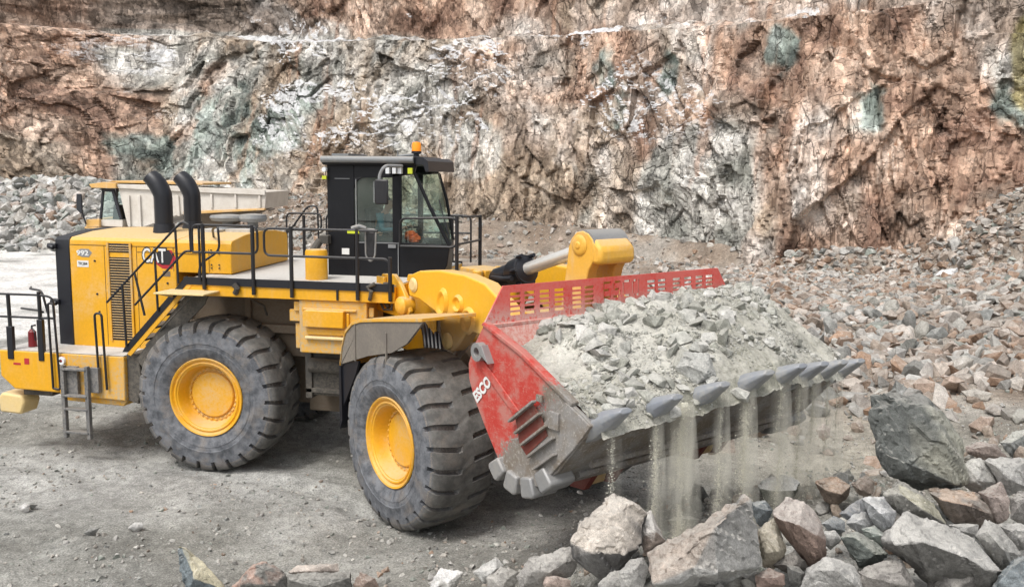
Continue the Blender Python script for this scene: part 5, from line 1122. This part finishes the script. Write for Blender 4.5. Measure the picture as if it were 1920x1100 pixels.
B('huge dark green boulder with a pale dusty right side standing on the heap', Z7([(1125, 105), (1250, 95), (1400, 110), (1510, 200), (1600, 330), (1618, 560), (1555, 578), (1380, 562), (1220, 532), (1160, 420), (1125, 250)]), .85, Z7([(1440, 180, .30), (1500, 330, .38), (1560, 570, .30), (1310, 150, .26), (1200, 180, .2), (1170, 400, .2), (1350, 480, .42)]), (.135, .145, .135), .9, 1, col2=(.36, .355, .30), cdir=(.9, -.1, .25))
B('longest slab, grey brown with a ridge, pointing up right beside the pale boulder', Z7([(-10, 930), (150, 830), (330, 700), (480, 615), (520, 650), (560, 800), (578, 985), (300, 1050), (20, 1095)]), .22, Z7([(335, 770, .38), (350, 1030, .42), (480, 640, .1), (20, 1080, .25), (220, 1000, .4)]), (.27, .265, .25), .5, 2, col2=(.40, .345, .30), cdir=(-.45, -.1, .9))
B('white topped rock resting behind the slab tip near falling dust', Z7([(550, 575), (600, 532), (700, 518), (765, 560), (745, 625), (700, 662), (640, 678), (580, 655)]), .15, Z7([(560, 590, .1), (650, 605, .22), (745, 600, .12), (640, 650, .1)]), (.22, .23, .19), .8, 3, col2=(.68, .68, .66))
B('speckled pink granite boulder with a brown broken face left of centre in the heap', Z7([(620, 710), (700, 633), (790, 650), (850, 720), (880, 780), (900, 860), (895, 940), (860, 975), (800, 960), (700, 860)]), .35, Z7([(650, 745, .2), (760, 775, .32), (850, 830, .25), (855, 960, .2)]), (.22, .145, .11), .8, 4, col2=(.42, .37, .34), cdir=(-.1, -.1, 1))
B('tan wedge shaped block beside the pointed slab', Z7([(548, 800), (635, 735), (665, 800), (700, 895), (690, 940), (620, 980), (575, 992), (560, 900)]), .3, Z7([(600, 850, .2), (660, 910, .22), (590, 920, .2)]), (.40, .35, .255), .7, 5)
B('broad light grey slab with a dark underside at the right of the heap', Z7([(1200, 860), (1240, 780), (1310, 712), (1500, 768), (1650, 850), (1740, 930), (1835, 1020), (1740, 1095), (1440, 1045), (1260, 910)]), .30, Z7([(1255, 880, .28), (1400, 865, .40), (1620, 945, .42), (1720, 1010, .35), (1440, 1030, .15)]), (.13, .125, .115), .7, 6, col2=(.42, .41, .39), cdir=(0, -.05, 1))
B('small dark green wedge lying left of the broad light grey slab', Z7([(980, 840), (1060, 810), (1150, 850), (1222, 925), (1190, 970), (1070, 992), (1010, 920)]), .3, Z7([(1050, 840, .15), (1160, 930, .22), (1080, 970, .15)]), (.13, .15, .135), .8, 7, col2=(.36, .38, .34), cdir=(.3, -.1, 1))
B('greenish block tucked above the dark green wedge', Z7([(1085, 800), (1150, 780), (1225, 835), (1200, 885), (1120, 850)]), .38, (), gn_, .8, 8)
B('angular white and grey block in the middle of the heap', Z7([(1080, 640), (1130, 630), (1200, 633), (1258, 710), (1250, 780), (1200, 805), (1120, 740)]), .5, Z7([(1140, 680, .15), (1180, 720, .2)]), (.36, .37, .38), .8, 9, col2=(.62, .62, .62))
B('grey wedge left of the angular white block', Z7([(965, 720), (1080, 638), (1120, 700), (1110, 760), (1000, 750)]), .5, (), (.28, .29, .31), .8, 10)
B('long pale yellowish slab leaning right below the dark green boulder', Z7([(1185, 630), (1270, 545), (1370, 598), (1450, 670), (1520, 775), (1400, 760), (1300, 720)]), .55, Z7([(1290, 620, .2), (1400, 700, .25)]), (.28, .27, .24), .7, 11, col2=(.44, .42, .33), cdir=(.5, 0, .8))
B('brown orange boulder with layered front right of the heap centre', Z7([(1420, 605), (1520, 590), (1700, 620), (1785, 700), (1770, 765), (1640, 775), (1555, 762), (1500, 700)]), .5, Z7([(1500, 650, .2), (1640, 680, .32), (1740, 720, .2)]), (.24, .19, .155), .8, 12, col2=(.44, .32, .24))
B('reddish grey pointed rock right of the brown orange boulder', Z7([(1690, 610), (1800, 556), (1845, 640), (1840, 745), (1785, 762)]), .55, (), (.27, .21, .18), .8, 13)
B('pale grey rock behind the brown orange boulder', Z7([(1600, 480), (1650, 435), (1720, 445), (1795, 560), (1700, 605), (1600, 570)]), .75, (), (.38, .37, .34), .8, 14)
B('wide pale flat rock reaching the right picture edge under a darker rock', Z7([(1715, 445), (1800, 430), (1960, 435), (1960, 600), (1850, 592), (1790, 560)]), .8, (), (.36, .35, .33), .8, 15)
B('brown rock just right of the dark green boulder', Z7([(1618, 375), (1690, 352), (1775, 358), (1832, 430), (1780, 442), (1700, 430), (1620, 400)]), 1.0, (), (.25, .19, .16), .9, 16)
B('grey rock at the right picture edge above the wide pale flat rock', Z7([(1795, 355), (1860, 300), (1960, 280), (1960, 430), (1840, 422)]), 1.0, (), (.24, .25, .24), .9, 17, col2=(.38, .38, .35))
B('thin grey pointed slab standing at the right of the broad light grey slab', Z7([(1672, 830), (1720, 750), (1790, 790), (1850, 850), (1905, 935), (1860, 1000), (1800, 990), (1740, 900)]), .4, Z7([(1730, 810, .15), (1820, 910, .25)]), (.33, .32, .295), .6, 18)
B('grey rock at the right edge behind the thin pointed slab', Z7([(1770, 775), (1900, 768), (1960, 800), (1960, 890), (1860, 882)]), .5, (), (.32, .31, .29), .8, 19)
B('rust brown rock with black hollow front behind the heap', Z7([(845, 560), (900, 535), (960, 528), (1035, 572), (1010, 640), (940, 668), (890, 650)]), .2, Z7([(900, 600, .12), (980, 620, .16)]), (.15, .11, .08), .8, 20, col2=(.36, .27, .21))
B('tan rock beside the rust brown rock behind the heap', Z7([(1030, 565), (1110, 520), (1150, 560), (1140, 620), (1060, 612)]), .25, (), (.32, .25, .20), .8, 21)
B('pale speckled block at the bottom edge right of the reddish rock', Z7([(775, 1100), (805, 1000), (900, 942), (980, 960), (1045, 992), (1085, 1060), (1100, 1140), (780, 1140)]), .2, Z7([(850, 1010, .2), (960, 1010, .3), (1040, 1080, .3)]), (.37, .36, .34), .7, 22)
B('flat brownish grey block at the bottom edge in the middle of the heap', Z7([(1065, 1020), (1160, 975), (1285, 948), (1350, 1080), (1370, 1150), (1100, 1150)]), .2, Z7([(1120, 1050, .2), (1290, 1010, .25), (1320, 1090, .3)]), (.30, .275, .25), .7, 23)
B('dark fronted block at the bottom edge under the broad light grey slab', Z7([(1430, 1060), (1500, 1000), (1610, 955), (1725, 1008), (1735, 1150), (1425, 1150)]), .15, Z7([(1500, 1030, .25), (1700, 1030, .3), (1560, 1120, .3)]), (.15, .14, .13), .7, 24, col2=(.38, .36, .33))
B('blue grey pointed rock in the bottom right corner', Z7([(1745, 1100), (1800, 1030), (1870, 950), (1960, 930), (1960, 1150), (1740, 1150)]), .25, (), bl, .7, 25)
B('reddish topped rock at the bottom edge under the long slab', Z7([(535, 1040), (610, 993), (692, 1030), (695, 1085), (620, 1110), (550, 1100)]), .15, (), (.30, .20, .16), .8, 26)
B('dark blue grey rock between the slab tip and the pink granite boulder', Z7([(515, 660), (590, 652), (632, 700), (605, 760), (545, 772), (520, 720)]), .35, (), bl, .8, 27)
B('small pale grey rock above the gap beside the pink granite boulder', Z7([(878, 810), (950, 805), (985, 850), (930, 885), (880, 865)]), .4, (), lg, .8, 28)
B('dark brown triangular rock below the pink granite boulder', Z7([(630, 985), (740, 903), (790, 960), (812, 995), (740, 1020), (680, 1010)]), .25, (), (.16, .145, .13), .8, 29)
B('grey rock with white patches between white block and pale rock', Z7([(1000, 770), (1050, 715), (1110, 710), (1180, 760), (1160, 800), (1060, 815)]), .42, (), (.35, .355, .36), .8, 30)
B('bluish grey rounded stone above the small pale grey rock', Z7([(880, 770), (940, 730), (1000, 760), (1000, 810), (920, 815)]), .42, (), (.27, .29, .30), .8, 31)
B('small dark rock at the bottom right of the dark brown triangular rock', Z7([(700, 985), (760, 990), (795, 1025), (770, 1085), (715, 1070)]), .2, (), (.16, .16, .15), .8, 32)
B('grey stone under the thin pointed slab at the right', Z7([(1525, 775), (1600, 768), (1690, 775), (1680, 830), (1600, 825)]), .45, (), (.36, .35, .33), .8, 33)
B('dark stone at the right edge under the wide pale flat rock', Z7([(1845, 640), (1900, 600), (1960, 610), (1960, 760), (1850, 745)]), .55, (), (.20, .185, .17), .8, 34)
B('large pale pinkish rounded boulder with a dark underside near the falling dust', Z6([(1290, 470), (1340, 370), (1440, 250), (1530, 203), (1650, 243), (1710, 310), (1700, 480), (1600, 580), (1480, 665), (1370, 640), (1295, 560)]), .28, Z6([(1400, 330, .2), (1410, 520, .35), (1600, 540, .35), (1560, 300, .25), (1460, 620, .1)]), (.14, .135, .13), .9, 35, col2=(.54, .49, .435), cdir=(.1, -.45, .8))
B('brown block with a white top leaning on the pale pinkish boulder', Z6([(1688, 320), (1740, 288), (1790, 390), (1822, 460), (1770, 520), (1700, 532), (1680, 440)]), .30, (), (.24, .185, .15), .8, 36, col2=(.62, .60, .57), cdir=(-.2, -.2, 1))
B('low grey boulder left of the pale pinkish boulder', Z6([(985, 660), (1050, 558), (1180, 530), (1300, 488), (1330, 560), (1300, 650), (1200, 700), (1010, 730)]), .18, (), (.33, .31, .285), .8, 37)
B('white angular stone tilted at the bottom edge left of the low grey boulder', Z6([(742, 635), (870, 545), (915, 600), (860, 680), (800, 695)]), .12, (), (.56, .55, .52), .7, 38)
B('grey chunk between the white angular stone and the low grey boulder', Z6([(815, 668), (900, 608), (990, 635), (985, 700), (900, 760), (830, 740)]), .12, (), (.33, .31, .28), .8, 39)
B('bright white stone with a flat left face at the bottom edge', Z6([(485, 730), (560, 608), (685, 635), (660, 700), (600, 780), (500, 780)]), .08, (), (.36, .35, .32), .8, 40, col2=(.62, .61, .60), cdir=(-.7, -.3, .5))
B('small pinkish stone at the bottom edge below the pale pinkish boulder', Z6([(1130, 700), (1150, 660), (1210, 652), (1290, 680), (1290, 740), (1150, 745)]), .2, (), pk_, .8, 41)
B('grey rock below the pale pinkish boulder touching the bottom edge', Z6([(1440, 700), (1500, 640), (1610, 615), (1660, 660), (1640, 760), (1450, 770)]), .2, (), (.27, .26, .24), .8, 42)
B('grey upright stone between two boulders at the bottom edge', Z6([(1560, 640), (1620, 560), (1700, 550), (1730, 620), (1700, 740), (1580, 745)]), .25, (), (.31, .30, .28), .8, 43)
B('greenish stone with a white top lying in the fallen dust', Z6([(1838, 345), (1880, 325), (1960, 318), (2000, 340), (1960, 375), (1870, 385)]), .15, (), (.27, .28, .22), .9, 44, col2=(.55, .54, .50))
G2 = 'rocks along the lower left edge'
boulder('pale yellowish pointed shard standing at the lower left edge', Z5([(915, 550), (960, 565), (1060, 650), (1170, 790), (960, 800), (925, 680)]), .05, Z5([(960, 575, .05), (1000, 720, .18)]), (.16, .20, .22), .5, 45, col2=(.50, .46, .34), cdir=(.6, -.3, .7), group=G2)
boulder('dark rock with a reddish crest left of the flat grey block', Z5([(1195, 765), (1300, 648), (1370, 635), (1470, 700), (1485, 800), (1210, 800)]), .05, (), (.16, .155, .14), .7, 46, group=G2, col2=(.38, .25, .2), cdir=(-.5, -.2, .8))
boulder('flat topped dark grey block at the lower left edge', Z5([(1478, 705), (1600, 690), (1800, 695), (1815, 800), (1488, 800)]), .03, Z5([(1490, 730, .15), (1800, 720, .15), (1640, 770, .2)]), (.20, .195, .175), .6, 47, group=G2)
boulder('thin pinkish slab lying on the flat topped grey block', Z5([(1475, 695), (1530, 655), (1740, 645), (1745, 685), (1640, 700)]), .22, (), (.46, .38, .32), .8, 48, group=G2)
boulder('small brown stone right of the flat topped grey block', Z5([(1815, 760), (1850, 690), (1930, 720), (1960, 780), (1830, 795)]), .05, (), (.30, .21, .16), .8, 49, group=G2)
boulder('white flat stone beside a grey chip alone on the haul road at left', Z5([(95, 355), (130, 335), (155, 345), (150, 375), (110, 375)]), .04, (), (.52, .50, .48), .8, 50, name='rock')
boulder('grey chip beside the white flat stone on the haul road', Z5([(130, 340), (170, 330), (195, 345), (175, 358), (145, 352)]), .04, (), (.24, .24, .22), .8, 51, name='rock')
boulder('dark flat chip lying on the haul road below the rear wheel', Z5([(425, 490), (470, 465), (515, 462), (500, 480), (450, 495)]), .04, (), (.17, .17, .16), .8, 52, name='rock')
boulder('pale chip lying on the haul road below the rear wheel', Z5([(655, 465), (690, 435), (730, 435), (740, 455), (700, 475)]), .04, (), (.42, .41, .39), .8, 53, name='rock')
boulder('large flat grey slab about to slide over the bucket teeth', [(1262, 690), (1285, 660), (1330, 662), (1344, 705), (1312, 712), (1300, 728)], 0, [(1290, 685, .12), (1325, 700, .14)], (.40, .40, .37), .5, 54, D=(Ff([4.9, -.75, 3.1])[0]-CAM)@FW, name='rock')
boulder('pale block sitting at the top of the heap against the red guard', [(1212, 555), (1222, 543), (1240, 556), (1238, 572), (1222, 575)], 0, (), (.55, .54, .50), .8, 55, D=(Ff([3.0, .7, 3.7])[0]-CAM)@FW, name='rock')
boulder('light grey angular block high on the heap right of the pale block', [(1230, 600), (1240, 585), (1262, 588), (1268, 606), (1252, 614), (1236, 612)], 0, (), (.50, .50, .48), .8, 56, D=(Ff([3.2, .6, 3.72])[0]-CAM)@FW, name='rock')
boulder('greenish block on the heap below the light grey angular block', [(1215, 630), (1235, 618), (1252, 630), (1245, 650), (1222, 655)], 0, (), (.37, .37, .31), .8, 57, D=(Ff([3.6, 0, 3.68])[0]-CAM)@FW, name='rock')
boulder('grey block near the near lip inside the bucket', [(1195, 738), (1208, 722), (1232, 735), (1228, 758), (1205, 756)], 0, (), (.42, .42, .37), .8, 58, D=(Ff([4.5, -1.4, 3.02])[0]-CAM)@FW, name='rock')
boulder('white snow capped boulder at the foot of the right cliff', [(1745, 525), (1765, 505), (1795, 503), (1800, 525), (1788, 545), (1755, 545)], 1.0, (), (.6, .6, .6), .8, 59, D=44)
boulder('flat brown boulder with a dark front on the scree', [(1718, 590), (1750, 570), (1805, 562), (1812, 578), (1770, 592), (1735, 598)], 1.0, (), (.26, .19, .13), .7, 60, D=37)
boulder('pinkish rock half buried in the scree', [(1638, 580), (1655, 572), (1672, 580), (1668, 600), (1645, 600)], 1.0, (), (.48, .33, .26), .8, 61, D=38)
boulder('small bright white stone on the scree above the heap', [(1798, 745), (1812, 735), (1828, 742), (1825, 760), (1805, 762)], 1.0, (), (.66, .64, .62), .8, 62, D=21, name='rock')
boulder('pinkish pale stone on the scree below the bucket teeth', [(1530, 805), (1545, 793), (1558, 800), (1555, 820), (1535, 820)], .3, (), (.52, .42, .36), .8, 63, name='rock')
boulder('pinkish stone on the scree below the pile of the last bucket tooth', [(1340, 690), (1352, 684), (1362, 690), (1360, 702), (1345, 702)], .3, (), (.45, .36, .30), .8, 64, D=30, name='rock')
# smaller stones filling the heap: plain copies of three shapes
r = np.random.default_rng(77); protos = []
for k in range(4):
    V, F = rockvar(16, .8, 300+k); me = bpy.data.meshes.new('rock'); me.from_pydata([tuple(v) for v in V], [], [tuple(int(i) for i in f) for f in F]); me.update()
    bm = bmesh.new(); bm.from_mesh(me); bmesh.ops.bevel(bm, geom=bm.edges[:], offset=.025, segments=1, affect='EDGES'); bmesh.ops.triangulate(bm, faces=bm.faces); bmesh.ops.subdivide_edges(bm, edges=bm.edges[:], cuts=2, use_grid_fill=True); bm.normal_update()
    Vn = np.array([v.co[:] for v in bm.verts]); Nn = np.array([v.normal[:] for v in bm.verts]); dd_ = (fbm(Vn[:, 0]*7+Vn[:, 2]*5, Vn[:, 1]*7-Vn[:, 2]*3, 700+k, 4)-.5)*.10
    for v, q in zip(bm.verts, Vn+Nn*dd_[:, None]): v.co = q
    bm.to_mesh(me); bm.free(); me.materials.append(MT['rock']); me.shade_smooth(); me.set_sharp_from_angle(angle=R_(25))
    for ci, cc in enumerate((g_, lg, (.34, .28, .23), (.18, .18, .165), (.31, .30, .27))):
        m3 = me.copy(); m3.name = 'rock'; a_ = m3.attributes.new('tint', 'FLOAT_COLOR', 'POINT'); a_.data.foreach_set('color', np.tile(np.array([*cc, 1], np.float32), len(m3.vertices))); protos.append(m3)
def filler(n, a0, a1, dfun, smin, smax, label, group):
    for i in range(n):
        a = r.uniform(a0, a1); d = dfun(a); S = r.uniform(smin, smax); p = AD(a, d)
        z = float(H(np.array([p[0]]), np.array([p[1]]))[0]); o = bpy.data.objects.new('rock', protos[int(r.integers(0, len(protos)))]); COL.objects.link(o)
        o.location = (p[0], p[1], z+S*.18); o.scale = (S, S*r.uniform(.7, 1), S*r.uniform(.6, .9)); o.rotation_euler = (r.uniform(0, 6), r.uniform(0, 6), r.uniform(0, 6)); tag(o, label, 'rock', group)
filler(190, .9, 8.0, lambda a: 8.2+.40*a+r.uniform(-.6, 3.6), .16, .46, 'small broken rock wedged between the big foreground boulders', 'small rocks filling the foreground heap')
filler(36, -1.8, 1.0, lambda a: 9.9-.5*max(a,0)+r.uniform(-.5, .5), .09, .27, 'small broken stone in the strip along the bottom picture edge', 'small stones along the bottom edge')
filler(55, 8.0, 24.0, lambda a: 16+a*.9+r.uniform(-1, 11), .45, 1.25, 'larger block lying on the right scree', 'larger blocks on the right scree')
filler(30, 6.2, 12.0, lambda a: 14.5+r.uniform(-1.5, 5), .3, .7, 'small broken rock on the slope above the right foreground heap', 'small rocks above the foreground heap')
field('x', 1, 0, 1, 11, 12, .01, .02, .1, 'rock', 5).name = 'chip' if False else 'chip'
o = bpy.data.objects['chip']; bpy.data.objects.remove(o)
o = field('stone_chips', 12000, -3.5, 10, 7.6, 18, .025, .18, .25, 'rock', 6, lambda a, d, x, y: np.exp(-((d-(9.6+.40*np.clip(a, 0, 12)))/1.7)**2)*sst(-3.5, 1, a), 0, 3.5)
tag(o, 'chips and small stones between the foreground boulders', 'stone chips', kind='stuff')

# ================================================================== FALLING FINES AND DUST
def dustmat(name, dens, col):
    m = bpy.data.materials.new(name); m.use_nodes = True; n = m.node_tree; n.nodes.clear()
    o = n.nodes.new('ShaderNodeOutputMaterial'); v = n.nodes.new('ShaderNodeVolumePrincipled'); v.inputs['Color'].default_value = (*col, 1)
    P = pos(n); mp = n.nodes.new('ShaderNodeMapping'); mp.inputs['Scale'].default_value = (14, 14, 1.6); n.links.new(P, mp.inputs[0])
    f = noise(n, mp.outputs[0], 1, 4, .65)
    tc = n.nodes.new('ShaderNodeTexCoord'); sp = n.nodes.new('ShaderNodeSeparateXYZ'); n.links.new(tc.outputs['Generated'], sp.inputs[0])
    rx = mth(n, 'SUBTRACT', sp.outputs[0], .5); ry = mth(n, 'SUBTRACT', sp.outputs[1], .5)
    rr = mth(n, 'SQRT', mth(n, 'ADD', mth(n, 'MULTIPLY', rx, rx), mth(n, 'MULTIPLY', ry, ry)))
    q = mth(n, 'MULTIPLY', ramp(n, rr, .04, .44, 1, 0), ramp(n, sp.outputs[2], .10, .85, .10, 1))
    n.links.new(mth(n, 'MULTIPLY', q, ramp(n, f, .36, .64, .04*dens, dens)), v.inputs['Density']); n.links.new(v.outputs[0], o.inputs['Volume']); return m
MT['dust'] = dustmat('falling_dust', 7.5, (.92, .90, .82)); MT['dustlow'] = dustmat('drifting_dust', 1.5, (.9, .88, .8))
r = np.random.default_rng(91)
ST = [(-1.60, .08, .9, ''), (-1.27, .15, 1.6, ''), (-.72, .09, .8, ''), (-.35, .11, .9, ''), (.30, .11, .9, ''), (.85, .09, .7, ''), (1.25, .09, .7, ''), (1.75, .07, .6, ''), (2.1, .06, .5, ''), (-2.15, .09, .18, '')]
gr_P, gr_S = [], []
LBL = ['narrow stream of dust left of the densest stream', 'widest and densest stream of dust falling from the near bucket teeth', 'first thin dust stream right of the densest one', 'second thin dust stream right of the densest one', 'dust stream falling from the middle of the bucket lip', 'thin dust stream just past the middle of the bucket lip', 'dust stream falling before the far teeth', 'thin dust stream beside the far teeth', 'faint dust stream under the last bucket tooth', 'faint trickle of grit falling at the near corner of the bucket']
for k, (y, w_, dn, _) in enumerate(ST):
    p = lip_pt(y); top = Ff([p[0]+.10, y, p[1]+.05])[0]; zg = -.1; N_ = 12
    m = MB(); pts = []; rad = []
    for i in range(N_+1): f = i/N_; pts.append((top[0]+.05*f, top[1]-.04*f, top[2]*(1-f)+zg*f)); rad.append(w_*1.55*(.6+.9*f**.8))
    m.tube(pts, rad, 14); o = m.build('dust_stream', 'dust' if dn > .4 else 'dustlow', None); tag(o, LBL[k], 'dust', 'streams of dust falling off the bucket', 'stuff')
    n_ = int(11000*dn*w_/.10); f = r.random(n_)**1.15*.98; rr_ = w_*(.35+.75*f)*np.abs(r.normal(size=n_))*.85; an = r.uniform(0, 6.28, n_)
    kp = fbm(f*9+k*3.3, an*.6+k, 800+k, 3) > .44; f, rr_, an = f[kp], rr_[kp], an[kp]; n_ = len(f)
    gr_P.append(np.stack([top[0]+rr_*np.cos(an), top[1]+rr_*np.sin(an), top[2]*(1-f)+zg*f], -1)); gr_S.append(.004+.007*r.random(n_)+.018*r.random(n_)**25)
gp = np.concatenate(gr_P); gs = np.concatenate(gr_S)
TET = [(np.array([(0, 0, .6), (.5, 0, -.3), (-.3, .45, -.3), (-.3, -.45, -.2)]), np.array([(0, 1, 2), (0, 2, 3), (0, 3, 1), (1, 3, 2)]))]
o = scatter('falling_grit', gp, gs, pal(r.random(len(gp)), [(.62, .60, .50), (.82, .80, .70)]), 'grit', r, 0., TET)
tag(o, 'grit and small stones falling through the air under the bucket lip', 'grit', kind='stuff')
V, F = rockvar(14, .9, 5)
for lb, x, y, s in (('white stone falling just left of the pale boulder', 1088, 922, .05), ('small white stone in mid air under the bucket heel', 1014, 965, .035)):
    me = bpy.data.meshes.new('stone'); me.from_pydata([tuple(v) for v in V], [], [tuple(int(i) for i in f) for f in F]); me.update()
    o = finish(me, 'stone', MT['rock'], None, 25, tint=np.tile([.65, .63, .6, 1], (len(V), 1))); o.location = pxd(x, y, 12.8); o.scale = (s*2.2,)*3; tag(o, lb, 'stone')
# pile of fallen fines on the ground
